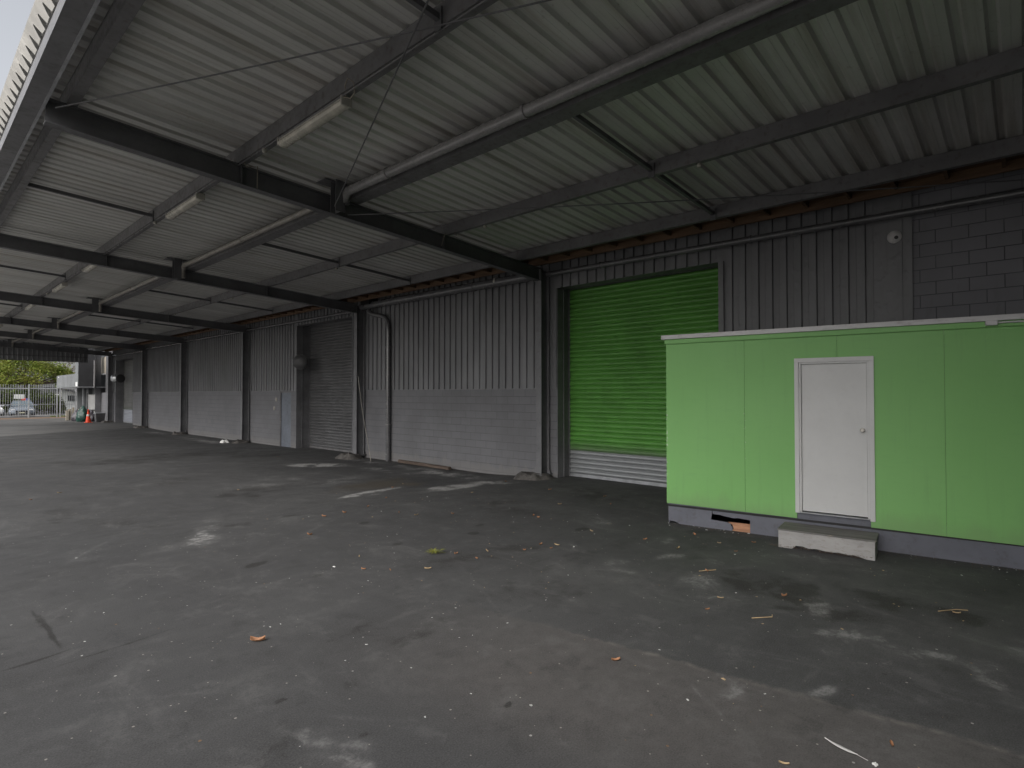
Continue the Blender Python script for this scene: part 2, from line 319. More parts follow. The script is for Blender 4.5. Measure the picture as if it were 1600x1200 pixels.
def mat_ground():
    m, t, b, p = base_mat('worn_dark_concrete', 0.85, 0.0, 0.25)
    wn = noise_n(t, p, 2.2, 5, 0.6, out=1)
    wv = nn(t, 'ShaderNodeVectorMath', operation='SUBTRACT'); t.links.new(wn, wv.inputs[0]); wv.inputs[1].default_value = (.5, .5, .5)
    ws = nn(t, 'ShaderNodeVectorMath', operation='SCALE'); t.links.new(wv.outputs[0], ws.inputs[0]); ws.inputs['Scale'].default_value = 0.9
    wa = nn(t, 'ShaderNodeVectorMath', operation='ADD'); t.links.new(p, wa.inputs[0]); t.links.new(ws.outputs[0], wa.inputs[1])
    pw = wa.outputs[0]
    ws2 = nn(t, 'ShaderNodeVectorMath', operation='SCALE'); t.links.new(wv.outputs[0], ws2.inputs[0]); ws2.inputs['Scale'].default_value = 0.10
    wa2 = nn(t, 'ShaderNodeVectorMath', operation='ADD'); t.links.new(p, wa2.inputs[0]); t.links.new(ws2.outputs[0], wa2.inputs[1])
    pl = wa2.outputs[0]
    big = noise_n(t, p, 0.22, 4, 0.55)
    mid = noise_n(t, p, 1.1, 6, 0.62)
    fine = noise_n(t, p, 7.0, 6, 0.7)
    grit = noise_n(t, p, 95, 4, 0.75)
    brk = ramp(t, noise_n(t, p, 4.5, 6, 0.68), .35, .62)
    brk2 = ramp(t, noise_n(t, p, 16, 5, 0.7), .40, .62)
    col = mixc(t, ramp(t, big, .32, .68), (0.0483, 0.0483, 0.0496), (0.0669, 0.0665, 0.0669))
    col = mixc(t, math_n(t, 'MULTIPLY', ramp(t, mid, .42, .72), .4), col, (0.0352, 0.0348, 0.0352))
    col = mixc(t, math_n(t, 'MULTIPLY', ramp(t, fine, .52, .78), .28), col, (0.0920, 0.0904, 0.0896))
    sw = noise_n(t, mapping(t, pl, (0.5, 2.4, 1), rot=(0, 0, R(28))), 1.6, 6, 0.62)
    col = mixc(t, math_n(t, 'MULTIPLY', ramp(t, sw, .54, .74), .30), col, (0.1000, 0.0984, 0.0976))
    sw2 = noise_n(t, mapping(t, pl, (2.2, 0.35, 1), rot=(0, 0, R(-20))), 1.2, 6, 0.62)
    col = mixc(t, math_n(t, 'MULTIPLY', ramp(t, sw2, .55, .75), .35), col, (0.0304, 0.0304, 0.0304))
    # reddish older strip in the foreground, with a formed edge
    sp = nn(t, 'ShaderNodeSeparateXYZ'); t.links.new(pl, sp.inputs[0])
    edge = math_n(t, 'SUBTRACT', math_n(t, 'ADD', sp.outputs[0], math_n(t, 'MULTIPLY', sp.outputs[1], 0.135)), 4.245)
    strip = math_n(t, 'MULTIPLY', ramp(t, edge, -0.02, 0.01, 1, 0), ramp(t, edge, -1.9, -0.9, 0, 1))
    strip = math_n(t, 'MULTIPLY', strip, ramp(t, sp.outputs[1], 2.4, 4.6, 1, 0))
    col = mixc(t, math_n(t, 'MULTIPLY', strip, .75), col, mixc(t, ramp(t, fine, .3, .7), (0.076, 0.070, 0.067), (0.100, 0.093, 0.089)))
    el = math_n(t, 'MULTIPLY', ramp(t, math_n(t, 'ABSOLUTE', edge), 0.0, 0.05, 1, 0), math_n(t, 'MULTIPLY', brk, ramp(t, sp.outputs[1], 2.6, 3.4, 1, 0)))
    el = math_n(t, 'MULTIPLY', el, ramp(t, noise_n(t, p, 1.3, 5, .7), .42, .6))
    col = mixc(t, math_n(t, 'MULTIPLY', el, .6), col, (0.21, 0.19, 0.17))
    at = nn(t, 'ShaderNodeAttribute', attribute_name='stain')
    s3 = nn(t, 'ShaderNodeSeparateColor'); t.links.new(at.outputs['Color'], s3.inputs[0])
    mo = noise_n(t, pl, 2.6, 10, 0.74, dist=0.3)
    col = mixc(t, math_n(t, 'MULTIPLY', ramp(t, mo, .54, .66), .30), col, (0.125, 0.124, 0.122))
    col = mixc(t, math_n(t, 'MULTIPLY', ramp(t, mo, .46, .36), .38), col, (0.030, 0.030, 0.030))
    nf = math_n(t, 'SUBTRACT', noise_n(t, p, 6.5, 9, 0.72, dist=0.4), .5)
    kd = ramp(t, math_n(t, 'ADD', s3.outputs[1], math_n(t, 'MULTIPLY', nf, 1.4)), .12, .75)
    kd = math_n(t, 'MAXIMUM', math_n(t, 'MULTIPLY', kd, math_n(t, 'MINIMUM', math_n(t, 'MULTIPLY', s3.outputs[1], 3.5), 1.0)), math_n(t, 'MULTIPLY', s3.outputs[1], .35))
    col = mixc(t, math_n(t, 'MULTIPLY', kd, .85), col, (0.020, 0.019, 0.018))
    nf2 = math_n(t, 'SUBTRACT', noise_n(t, p, 8.0, 9, 0.74, dist=0.6), .5)
    kp = ramp(t, math_n(t, 'ADD', s3.outputs[0], math_n(t, 'MULTIPLY', nf2, 1.9)), .08, .95)
    kp = math_n(t, 'MAXIMUM', math_n(t, 'MULTIPLY', kp, math_n(t, 'MINIMUM', math_n(t, 'MULTIPLY', s3.outputs[0], 3.0), 1.0)), math_n(t, 'MULTIPLY', s3.outputs[0], .40))
    kp = math_n(t, 'MULTIPLY', kp, ramp(t, noise_n(t, p, 28, 6, .7), .30, .62, .35, 1.0))
    col = mixc(t, math_n(t, 'MULTIPLY', kp, ramp(t, sp.outputs[1], 5.5, 8.5, .90, 1.0)), col, mixc(t, ramp(t, sp.outputs[1], 5.5, 8.5), (0.230, 0.227, 0.223), (0.40, 0.395, 0.385)))
    dv = noise_n(t, mapping(t, pl, (1.0, .55, 1), rot=(0, 0, R(50))), 1.5, 8, .7, dist=.8)
    col = mixc(t, math_n(t, 'MULTIPLY', math_n(t, 'MULTIPLY', ramp(t, dv, .50, .72), ramp(t, noise_n(t, p, 18, 6, .7), .35, .6, .3, 1.0)), .30), col, (0.19, 0.187, 0.183))
    col = mixc(t, s3.outputs[2], col, (0.075, 0.058, 0.034))
    # droppings, flakes, gum
    for sc_, thr, cc, dens in ((5.0, .030, (0.50, 0.50, 0.48), .80), (11.0, .055, (0.40, 0.39, 0.37), .82), (3.5, .035, (0.035, 0.033, 0.03), .82), (22.0, .09, (0.32, 0.30, 0.27), .86), (9, .05, (0.2, .12, .06), .9)):
        v = nn(t, 'ShaderNodeTexVoronoi', feature='F1'); v.inputs['Scale'].default_value = sc_
        t.links.new(pl if sc_ < 6 else p, v.inputs['Vector'])
        s2 = nn(t, 'ShaderNodeSeparateColor'); t.links.new(v.outputs['Color'], s2.inputs[0])
        size = math_n(t, 'MULTIPLY', s2.outputs[1], thr * 2)
        msk = math_n(t, 'MULTIPLY', math_n(t, 'LESS_THAN', v.outputs['Distance'], size), math_n(t, 'GREATER_THAN', s2.outputs[0], dens))
        col = mixc(t, math_n(t, 'MULTIPLY', msk, .85), col, cc)
    col = mixc(t, math_n(t, 'MULTIPLY', ramp(t, grit, .40, .72), .55), col, mixc(t, .6, col, (0.15, 0.147, 0.145)))
    col = mixc(t, math_n(t, 'MULTIPLY', ramp(t, grit, .47, .28), .5), col, (0.03, 0.03, 0.03))
    t.links.new(col, b.inputs['Base Color'])
    t.links.new(ramp(t, mid, .3, .7, .72, .92), b.inputs['Roughness'])
    h = math_n(t, 'ADD', math_n(t, 'MULTIPLY', grit, .5), math_n(t, 'MULTIPLY', fine, .8))
    add_bump(t, b, h, 0.35, 0.006)
    return m
M['ground'] = mat_ground()

M['yard'] = paint('light_bounce_concrete', (0.44, 0.43, 0.41), dirt=(0.2, .19, .17), amt=0.4, var=0.15, rough=0.9, scale=0.6)
def mat_apron():
    m, t, b, p = base_mat('pale_concrete', 0.85, 0, .25)
    n1 = noise_n(t, p, .5, 5, .6); n2 = noise_n(t, p, 4, 6, .65)
    col = mixc(t, ramp(t, n1, .3, .7), (0.105, .105, .103), (0.14, .138, .135))
    col = mixc(t, math_n(t, 'MULTIPLY', ramp(t, n2, .5, .8), .4), col, (0.08, .08, .08))
    t.links.new(col, b.inputs['Base Color']); return m
M['apron'] = mat_apron()

# ------------------------------------------------------------------ object helpers
OFF = {}
class MB:
    def __init__(s): s.v = []; s.f = []; s.smooth = False
    def add(s, vs_, fs):
        o = len(s.v); s.v += [Vector(x) for x in vs_]; s.f += [tuple(i + o for i in q) for q in fs]; return s
    def box(s, a, b):
        (x0, y0, z0), (x1, y1, z1) = a, b
        return s.add([(x0, y0, z0), (x1, y0, z0), (x1, y1, z0), (x0, y1, z0), (x0, y0, z1), (x1, y0, z1), (x1, y1, z1), (x0, y1, z1)],
                     [(0, 3, 2, 1), (4, 5, 6, 7), (0, 1, 5, 4), (1, 2, 6, 5), (2, 3, 7, 6), (3, 0, 4, 7)])
    def beam(s, p0, p1, poly, side=None):
        """extrude a closed 2-D polygon (side, up) from p0 to p1"""
        p0, p1 = Vector(p0), Vector(p1); d = (p1 - p0).normalized()
        sd_ = Vector(side) if side else d.cross(Vector((0, 0, 1)))
        sd_ = (sd_ - d * sd_.dot(d)).normalized(); up = sd_.cross(d).normalized()
        if up.z < 0: up = -up
        n = len(poly); vs_ = [p + sd_ * a + up * b for p in (p0, p1) for a, b in poly]
        fs = [(i, (i + 1) % n, n + (i + 1) % n, n + i) for i in range(n)] + [tuple(range(n))[::-1], tuple(range(n, 2 * n))]
        return s.add(vs_, fs)
    def rect(s, p0, p1, wd, h, side=None):
        return s.beam(p0, p1, [(-wd / 2, 0), (wd / 2, 0), (wd / 2, h), (-wd / 2, h)], side)
    def isec(s, p0, p1, wd, h, tf=.014, tw=.01, side=None):
        a = wd / 2; c = tw / 2
        return s.beam(p0, p1, [(-a, 0), (a, 0), (a, tf), (c, tf), (c, h - tf), (a, h - tf), (a, h), (-a, h), (-a, h - tf), (-c, h - tf), (-c, tf), (-a, tf)], side)
    def csec(s, p0, p1, wd, h, th=.006, lip=.02, side=None):
        return s.beam(p0, p1, [(0, 0), (wd, 0), (wd, lip), (wd - th, lip), (wd - th, th), (th, th), (th, h - th), (wd - th, h - th), (wd - th, h - lip), (wd, h - lip), (wd, h), (0, h)], side)
    def tube(s, pts, r, n=10, cap=True):
        pts = [Vector(p) for p in pts]; rs = r if isinstance(r, (list, tuple)) else [r] * len(pts)
        t0 = (pts[1] - pts[0]).normalized(); a = t0.orthogonal().normalized(); rings = []
        for i, p in enumerate(pts):
            t = (pts[min(i + 1, len(pts) - 1)] - pts[max(i - 1, 0)]).normalized()
            a = (a - t * a.dot(t)); a = a.normalized() if a.length > 1e-6 else t.orthogonal().normalized()
            b_ = t.cross(a)
            rings.append([p + (a * math.cos(2 * math.pi * k / n) + b_ * math.sin(2 * math.pi * k / n)) * rs[i] for k in range(n)])
        vs_ = [v for q in rings for v in q]
        fs = [(i * n + k, i * n + (k + 1) % n, (i + 1) * n + (k + 1) % n, (i + 1) * n + k) for i in range(len(pts) - 1) for k in range(n)]
        if cap: fs += [tuple(range(n))[::-1], tuple(range((len(pts) - 1) * n, len(pts) * n))]
        s.smooth = True
        return s.add(vs_, fs)
    def lathe(s, o, prof, n=20, axis='z'):
        o = Vector(o); vs_ = []
        for r, h in prof:
            for k in range(n):
                a = 2 * math.pi * k / n; q = (r * math.cos(a), r * math.sin(a), h)
                if axis == 'x': q = (h, q[0], q[1])
                if axis == 'y': q = (q[0], h, q[1])
                vs_.append(o + Vector(q))
        m = len(prof)
        fs = [(i * n + k, i * n + (k + 1) % n, (i + 1) * n + (k + 1) % n, (i + 1) * n + k) for i in range(m - 1) for k in range(n)]
        fs += [tuple(range(n))[::-1], tuple(range((m - 1) * n, m * n))]
        s.smooth = True
        return s.add(vs_, fs)
    def prism(s, poly, axis, a, b):
        """closed polygon in the plane normal to axis, extruded from a to b"""
        n = len(poly)
        def P(q, h): return {'x': (h, q[0], q[1]), 'y': (q[0], h, q[1]), 'z': (q[0], q[1], h)}[axis]
        return s.add([P(q, h) for h in (a, b) for q in poly], [(i, (i + 1) % n, n + (i + 1) % n, n + i) for i in range(n)] + [tuple(range(n))[::-1], tuple(range(n, 2 * n))])
    def build(s, name, mat, parent=None, bevel=0.0):
        me = bpy.data.meshes.new(name)
        off = OFF.get(parent.name, Vector()) if parent else Vector()
        me.from_pydata([v - off for v in s.v], [], s.f)
        bm = bmesh.new(); bm.from_mesh(me); bmesh.ops.recalc_face_normals(bm, faces=bm.faces)
        if bevel: bmesh.ops.bevel(bm, geom=[e for e in bm.edges if len(e.link_faces) == 2 and e.calc_face_angle(0) > .6], offset=bevel, segments=2, affect='EDGES', profile=.5)
        bm.to_mesh(me); bm.free()
        me.materials.append(M[mat] if isinstance(mat, str) else mat)
        if s.smooth:
            for pl in me.polygons: pl.use_smooth = True
            try: me.set_sharp_from_angle(angle=R(38))
            except Exception: pass
        o = bpy.data.objects.new(name, me); COL.objects.link(o)
        if parent: o.parent = parent; OFF[o.name] = off
        return o

def tag(o, label=None, cat=None, group=None, kind=None):
    if label: o['label'] = label
    if cat: o['category'] = cat
    if group: o['group'] = group
    if kind: o['kind'] = kind
    return o

def thing(name, label, cat, loc=(0, 0, 0), rz=0, group=None, local=False):
    o = bpy.data.objects.new(name, None); COL.objects.link(o); o.empty_display_size = .2
    o.location = loc; o.rotation_euler = (0, 0, rz)
    OFF[o.name] = Vector() if local else Vector(loc)
    return tag(o, label, cat, group)

def copy_tree(o, parent=None):
    c = o.copy(); COL.objects.link(c); c.parent = parent
    for ch in o.children: copy_tree(ch, c)
    return c

def sheet_profile(y0, y1, pitch=.254, h=.038, top=.054, sl=.028):
    """trapezoid ribs, flat pans with a small stiffening swage: list of (y, height)"""
    out = []; y = y0
    pan = pitch - top - 2 * sl
    while y < y1 - 1e-6:
        for dy, dz in ((0, 0), (pan * .47, 0), (pan * .5, .003), (pan * .53, 0), (pan, 0), (pan + sl, h), (pan + sl + top, h), (pitch - 1e-4, 0)):
            if y + dy <= y1: out.append((y + dy, dz))
        y += pitch
    out.append((y1, 0))
    return out

def gz(x, y):
    """yard level: it dishes a little along the wall"""
    pts = [(-200, 0), (8.0, 0), (11.0, -.13), (36, -.15), (46, -.02), (70, -.02), (300, .1)]
    for (a, za), (b_, zb_) in zip(pts, pts[1:]):
        if y <= b_:
            k = max(0, min(1, (y - a) / (b_ - a))); k = k * k * (3 - 2 * k)
            return za + (zb_ - za) * k
    return 0

# ------------------------------------------------------------------ the ground
def axis(vals):
    out = []
    for a, b_, n in vals: out += [a + (b_ - a) * i / n for i in range(n)]
    return out + [vals[-1][1]]
gx = axis([(-300, -30, 6), (-30, -2, 8), (-2, .3, 10), (.3, 11, 420), (11, 14, 6), (14, 60, 6), (60, 300, 4)])
gy = axis([(-300, -20, 6), (-20, -1, 10), (-1, 6, 320), (6, 18, 260), (18, 48, 120), (48, 100, 20), (100, 500, 8)])
g = MB(); nx = len(gx)
g.add([(x, y, gz(x, y)) for y in gy for x in gx], [(j * nx + i, j * nx + i + 1, (j + 1) * nx + i + 1, (j + 1) * nx + i) for j in range(len(gy) - 1) for i in range(nx - 1)])
g.smooth = True
gobj = tag(g.build('ground', 'ground'), kind='structure')
def stain_masks(me):
    """where the concrete is powdered white (R), oily or damp (G), rust brown (B)"""
    import numpy as np
    n = len(me.vertices); co = np.empty(n * 3, np.float32); me.vertices.foreach_get('co', co); co = co.reshape(n, 3)
    X, Y = co[:, 0].astype(float), co[:, 1].astype(float)
    rng = np.random.RandomState(4); lat = rng.rand(64, 64)
    def vn(x, y):
        xi, yi = np.floor(x).astype(int), np.floor(y).astype(int); fx, fy = x - xi, y - yi
        fx = fx * fx * (3 - 2 * fx); fy = fy * fy * (3 - 2 * fy)
        g_ = lambda a, b: lat[a % 64, b % 64]
        return (g_(xi, yi) * (1 - fx) + g_(xi + 1, yi) * fx) * (1 - fy) + (g_(xi, yi + 1) * (1 - fx) + g_(xi + 1, yi + 1) * fx) * fy - .5
    def fbm(x, y, s_, o=4): return sum(vn(x * s_ * 2 ** i + 7.3 * i, y * s_ * 2 ** i + 3.1 * i) / 2 ** i for i in range(o))
    wx, wy = fbm(X, Y, 1.6), fbm(X + 31, Y + 17, 1.6)
    fx_, fy_ = fbm(X + 11, Y, 5), fbm(X, Y + 23, 5)
    tear = np.clip((fbm(X + 5, Y + 9, 3.2, 5) + .28) / .5, 0, 1)
    def ell(c, r, ang, warp, soft):
        x = X + wx * warp + fx_ * .12 * min(1, warp * 4) - c[0]; y = Y + wy * warp + fy_ * .12 * min(1, warp * 4) - c[1]; a = math.radians(ang)
        u = (x * math.cos(a) + y * math.sin(a)) / r[0]; v = (-x * math.sin(a) + y * math.cos(a)) / r[1]
        d = np.clip((1 - np.sqrt(u * u + v * v)) / (1 - soft), 0, 1); return d * d * (3 - 2 * d)
    m = np.zeros((n, 4), np.float32); m[:, 3] = 1
    def put(ch, mask, k): m[:, ch] = 1 - (1 - m[:, ch]) * (1 - np.clip(mask * k, 0, 1))
    for c, r, a, k in (((6.2, 2.0), (.75, .45), 20, .85), ((6.35, .75), (.95, .45), 75, .8), ((5.75, 1.6), (.3, 1.0), 15, .55), ((6.9, 3.0), (.9, .45), 10, .6),
                       ((5.05, 5.0), (1.7, .5), -35, .45), ((7.6, 6.9), (1.3, .7), 30, .45), ((5.3, 12.5), (2.5, .8), 20, .45), ((9.8, 6.5), (1.2, 1.9), 0, .5),
                       ((6.0, 22.0), (5.0, 2.2), 10, .55), ((4.6, 15.5), (2.8, 1.3), 40, .4), ((8.6, 20.0), (1.8, 1.6), 0, .6), ((5.2, .3), (.35, .5), 0, .45),
                       ((8.6, 34.0), (2.4, 5.0), 0, .4), ((2.2, 12.0), (1.3, 3.0), 10, .25), ((2.6, 4.1), (.8, .5), 20, .2), ((4.7, 3.4), (.7, .9), 30, .3)):
        put(1, ell(c, r, a, .55, .1) * (.35 + .65 * tear), k)
    for c, r, k in (((5.66, 5.91), (.13, .09), .8), ((2.9, 6.72), (.22, .10), .7), ((4.97, 7.64), (.14, .1), .6), ((4.56, 6.25), (.16, .07), .5), ((4.5, 9.2), (.2, .12), .6), ((6.05, 6.2), (.12, .08), .6),
                    ((1.9, 2.9), (.05, .03), .6), ((1.75, 3.6), (.06, .03), .6), ((6.9, 4.9), (.2, .1), .6), ((3.2, 5.8), (.12, .05), .5), ((2.7, 2.5), (.05, .035), .7)):
        put(1, ell(c, r, 15, .05, .5), k)
    for c, r, a, k in (((8.6, 15.9), (.75, 1.5), 40, 1.0), ((9.3, 13.2), (.5, 2.2), 0, .4), ((6.9, 10.4), (1.3, .42), 18, 1.0), ((8.3, 9.5), (.95, .7), 0, 1.0), ((8.9, 9.3), (.8, .5), 0, .9), ((9.4, 9.2), (.5, 1.0), 0, .6), ((9.9, 11.5), (.7, 2.2), 0, .5), ((6.4, 13.6), (2.0, 1.0), 30, .3), ((7.6, 5.0), (.9, .5), 30, .35), ((6.9, 2.6), (.8, .6), 0, .35), ((8.6, 3.9), (1.0, .35), 70, .4), ((5.9, 2.6), (.7, .35), 40, .4), ((5.2, 3.9), (.9, .3), 60, .3), ((7.6, 1.8), (.5, 1.2), 0, .3), ((6.0, -.1), (.5, .8), 0, .5), ((5.0, .9), (.5, .6), 0, .3),
                       ((4.45, 3.2), (.24, .2), 0, .8), ((5.8, 3.5), (.5, .2), 60, .6), ((6.6, 3.15), (.6, .2), -20, .65), ((5.85, 1.55), (.34, .22), 30, .7), ((5.4, 1.0), (.2, .5), 25, .65),
                       ((5.5, 2.2), (.13, .5), 35, .45), ((5.55, .45), (.22, .5), -20, .8), ((5.15, .12), (.22, .45), -60, .75), ((7.3, 3.7), (.6, .16), 20, .55), ((6.0, 4.4), (.5, .14), 40, .45), ((2.45, 4.35), (.1, .06), 0, .5),
                       ((3.9, 1.6), (.35, .08), 20, .5), ((4.3, 1.1), (.1, .3), 40, .55), ((2.0, 5.6), (.14, .06), 0, .4), ((3.1, 5.7), (.2, .1), 0, .7), ((9.9, 36.0), (.6, 3.0), 0, .5), ((9.6, 27.5), (.6, 2.4), 0, .5), ((9.8, 30), (.7, 4), 0, .35),
                       ((1.75, 3.05), (.16, .42), 30, .5), ((1.70, 2.7), (.13, .25), 10, .45), ((5.5, .75), (.5, .9), 10, .3), ((2.6, 8.4), (1.0, .5), 40, .25), ((7.4, 12.6), (1.6, .8), 20, .3), ((3.2, 9.2), (2.4, .3), 70, .25), ((10.2, 14), (.5, 6), 0, .35)):
        put(0, ell(c, r, a, .22, .05) * (.15 + .85 * tear), k)
    put(2, ell((7.7, 11.5), (1.5, .75), 12, .5, .1), .55); put(2, ell((8.4, 10.9), (.6, .4), 0, .4, .1), .55)
    # scrapes and joints: thin curves
    for c, r, a, k in (((.90, 6.2), (.9, .030), 92, .9), ((.75, 5.53), (.3, .030), 12, .8), ((1.2, 5.35), (.7, .026), 8, .5)): put(1, ell(c, r, a, .03, .2), k)
    for c, r, a, k in (((2.6, 5.9), (1.6, .035), 8, .35), ((1.9, 3.2), (.9, .026), -55, .4), ((2.9, 5.0), (.6, .026), -50, .5), ((4.0, 4.0), (1.5, .03), 62, .3), ((3.0, 4.4), (.5, .028), 10, .5),
                       ((5.3, 2.0), (.28, .03), 5, .6), ((4.5, 1.15), (.22, .028), -15, .5), ((3.6, 1.55), (.6, .028), 55, .4), ((4.9, 3.2), (.25, .03), 75, .5), ((3.9, 7.6), (2.2, .05), 35, .25),
                       ((4.25, .15), (.06, .30), 0, .5), ((2.0, 9.5), (2.0, .05), 60, .25), ((2.2, 7.3), (1.8, .04), -15, .25), ((6.2, 1.2), (.8, .05), 70, .4), ((1.3, 4.2), (.9, .03), -40, .35)):
        put(0, ell(c, r, a, .06, .2) * (.15 + .85 * tear), k * .6)
    for c, r0, wd, k in (((5.2, -3.5), 7.6, .28, .28), ((9.0, 1.0), 9.8, .4, .22), ((-3, 16), 9.0, .5, .22), ((10, 14), 8.0, .4, .2), ((4.2, -3.5), 7.9, .12, .22)):
        d = np.abs(np.hypot(X + fx_ * .05 - c[0], Y - c[1]) - r0); put(1, np.clip(1 - d / wd, 0, 1) * tear, k)
    m[:, 0] = np.clip(m[:, 0] * 1.35, 0, .95); m[:, 1] = np.clip(m[:, 1] * 1.3, 0, .92)
    at_ = me.attributes.new('stain', 'FLOAT_COLOR', 'POINT'); at_.data.foreach_set('color', m.ravel())
stain_masks(gobj.data)
def ground_patch(name, poly, mat, lift=.006, n=10):
    m = MB(); a, b_, c, d = [Vector((*q, 0)) for q in poly]
    vs_ = []
    for j in range(n + 1):
        for i in range(n + 1):
            u, v = i / n, j / n
            q = a.lerp(b_, u).lerp(d.lerp(c, u), v); vs_.append((q.x, q.y, gz(q.x, q.y) + lift))
    m.add(vs_, [(j * (n + 1) + i, j * (n + 1) + i + 1, (j + 1) * (n + 1) + i + 1, (j + 1) * (n + 1) + i) for j in range(n) for i in range(n)])
    return tag(m.build(name, mat), kind='structure')
ground_patch('bounce_yard', [(-40, -30), (-.6, -30), (-.6, 60), (-40, 60)], 'yard', .005, 8)  # unseen pale ground added to bounce light up under the canopy
ground_patch('concrete_apron', [(-.55, 36.5), (11.2, 41.8), (11.2, 46.6), (-.55, 47.2)], 'apron')
ground_patch('asphalt_drive', [(-.55, 47.2), (11.2, 46.6), (11.2, 61.2), (-.55, 61.2)], 'asphaltfar', .007)
ground_patch('soil_strip', [(-14, 61.2), (14, 61.2), (14, 64.6), (-14, 64.6)], 'soil', .008, 6)
ground_patch('road', [(-60, 64.6), (80, 64.6), (80, 71), (-60, 71)], 'asphaltfar', .009, 6)

# ------------------------------------------------------------------ the canopy
RX = [-0.6, 8.65, 16.6, 25.5, 33.4, 40.4, 48.4]      # rafter lines along Y
Y0, Y1 = -2.3, 49.5
zb = lambda x: 5.25 - .055 * (x - 1.2)               # underside of the rafters
PUR = .22
zs = lambda x: zb(x) + .30 + PUR                     # underside of the sheets
can = thing('canopy', 'long dark steel loading canopy with ribbed metal roof along the warehouse', 'canopy', (10.44, 8.65, 0))
for a, b_, lift in ((.99, 2.76, .0), (2.70, 10.95, .003)):
    pr = sheet_profile(Y0, Y1)
    m = MB(); n = len(pr)
    m.add([(x, y, zs(x) + h + lift) for x in (a, b_) for y, h in pr], [(i, i + 1, n + i + 1, n + i) for i in range(n - 1)])
    m.build('roof_sheet', 'roof', can)
for y in RX:
    m = MB(); m.isec((1.165, y, zb(1.165)), (10.44, y, zb(10.44)), .15, .298, side=(0, 1, 0))
    for x in (3.45, 7.4):   # web stiffeners
        m.box((x - .004, y - .07, zb(x) + .016), (x + .004, y + .07, zb(x) + .28))
    m.build('rafter', 'steel', can)
for y in RX:
    m = MB(); m.isec((4.95, y - .11, zb(4.95) - .005), (4.95, y - .11, zs(4.95) - .006), .17, .17, tf=.012, side=(1, 0, 0))
    m.box((4.72, y - .2, zs(4.95) - .016), (5.18, y + .1, zs(4.95) - .004))
    m.build('hanger_post', 'steel', can)
def purlin(x, wd, mat='purlin', h=PUR, side=(1, 0, 0)):
    m = MB(); z = zs(x) - h
    m.csec((x, Y0, z - .002), (x, Y1 - .05, z - .002), wd, h, side=side)
    m.build('purlin', mat, can)
purlin(1.36, .11)
purlin(3.38, .115)
purlin(5.20, .24)
purlin(7.42, .085)
purlin(9.62, .10)
m = MB()                                             # eaves channel
m.beam((.963, Y0, 5.45), (.963, Y1, 5.45), [(0, 0), (.194, 0), (.194, .03), (.186, .03), (.186, .008), (.03, .008), (.038, .25), (.12, .25), (.12, .258), (.03, .258), (.02, .004)], (1, 0, 0))
m.build('eaves_channel', 'column', can)
m = MB(); m.box((1.138, Y0, 5.440), (1.168, Y1, 5.4495)); m.build('channel_lip', 'galv', can)
# white apron flashing, notched round every rib
def notch_flash():
    m = MB(); zt, z0 = 5.885, 5.735
    pitch, sl, top = .254, .028, .054
    y = Y0; pan = pitch - top - 2 * sl
    up, lo = [], []
    while y < Y1 - .3:
        for dy, dz in ((0, 0), (pan - .012, 0), (pan + sl + .012, .095), (pan + sl + top - .012, .095), (pitch + .012 - 1e-3, 0)):
            jz = random.uniform(-.006, .006)
            lo.append((y + dy, z0 + dz + jz)); up.append((y + dy, zt + random.uniform(-.004, .004) + .012 * math.sin(y * .9)))
        y += pitch
    n = len(lo)
    vs_ = [(.985 - .105 * (b_ - z0) / (zt - z0), a, b_) for a, b_ in lo] + [(.88, a, b_) for a, b_ in up] + [(1.25, a, b_ + .09) for a, b_ in up]
    m.add(vs_, [(i, i + 1, n + i + 1, n + i) for i in range(n - 1)] + [(n + i, n + i + 1, 2 * n + i + 1, 2 * n + i) for i in range(n - 1)])
    return m
notch_flash().build('roof_flashing', 'flash', can)
# bridging struts between purlins, one set in each bay
for ya, yb in zip(RX, RX[1:]):
    ym = (ya + yb) / 2 if ya > 0 else 4.0
    for xa, xb in ((1.48, 3.38), (5.45, 7.42), (7.51, 9.62)):
        m = MB(); m.rect((xa, ym, zs(xa) - .17), (xb, ym, zs(xb) - .17), .05, .06, (0, 1, 0))
        m.box((xb - .02, ym - .05, zs(xb) - .26), (xb - .006, ym + .05, zs(xb) - .05))
        m.build('bridging_strut', 'steel', can)
# timber plate and its short joists beside the wall
m = MB(); m.rect((10.30, Y0, 5.075), (10.30, Y1, 5.075), .05, .15, (1, 0, 0)); m.build('timber_plate', 'timber', can)
y = Y0
while y < Y1:
    m = MB(); m.box((9.74, y - .022, 5.13), (10.275, y + .022, 5.22)); y += .62
    m.build('timber_joist', 'timber', can)
m = MB(); m.box((9.73, Y0, 5.222), (10.79, Y1, 5.234)); m.build('soffit_board', 'timber', can)
# columns with base plates and gussets
CY = [8.65, 16.65, 25.85, 33.85, 40.95, 49.25]
for y in CY:
    m = MB(); z0 = gz(10.5, y) + .10
    m.isec((10.44, y, z0), (10.44, y, zb(10.44) + .27), .16, .31, tf=.014, tw=.011, side=(0, 1, 0))
    c = m.build('column', 'column', can)
    # isec's "up" for a vertical run points along +X or -X: make sure it reaches toward the wall
    xs = [v.co.x for v in c.data.vertices]
    if min(xs) + OFF[can.name].x < 10.3:
        for v in c.data.vertices: v.co.x = -v.co.x
    q = MB(); q.box((10.36, y - .14, z0 - .012), (10.80, y + .14, z0 + .012))
    q.prism([(y + .085, z0 + .012), (y + .20, z0 + .012), (y + .085, z0 + .22)], 'x', 10.445, 10.455)
    q.prism([(y - .085, z0 + .012), (y - .15, z0 + .012), (y - .085, z0 + .16)], 'x', 10.70, 10.71)
    q.build('base_plate', 'column', c)
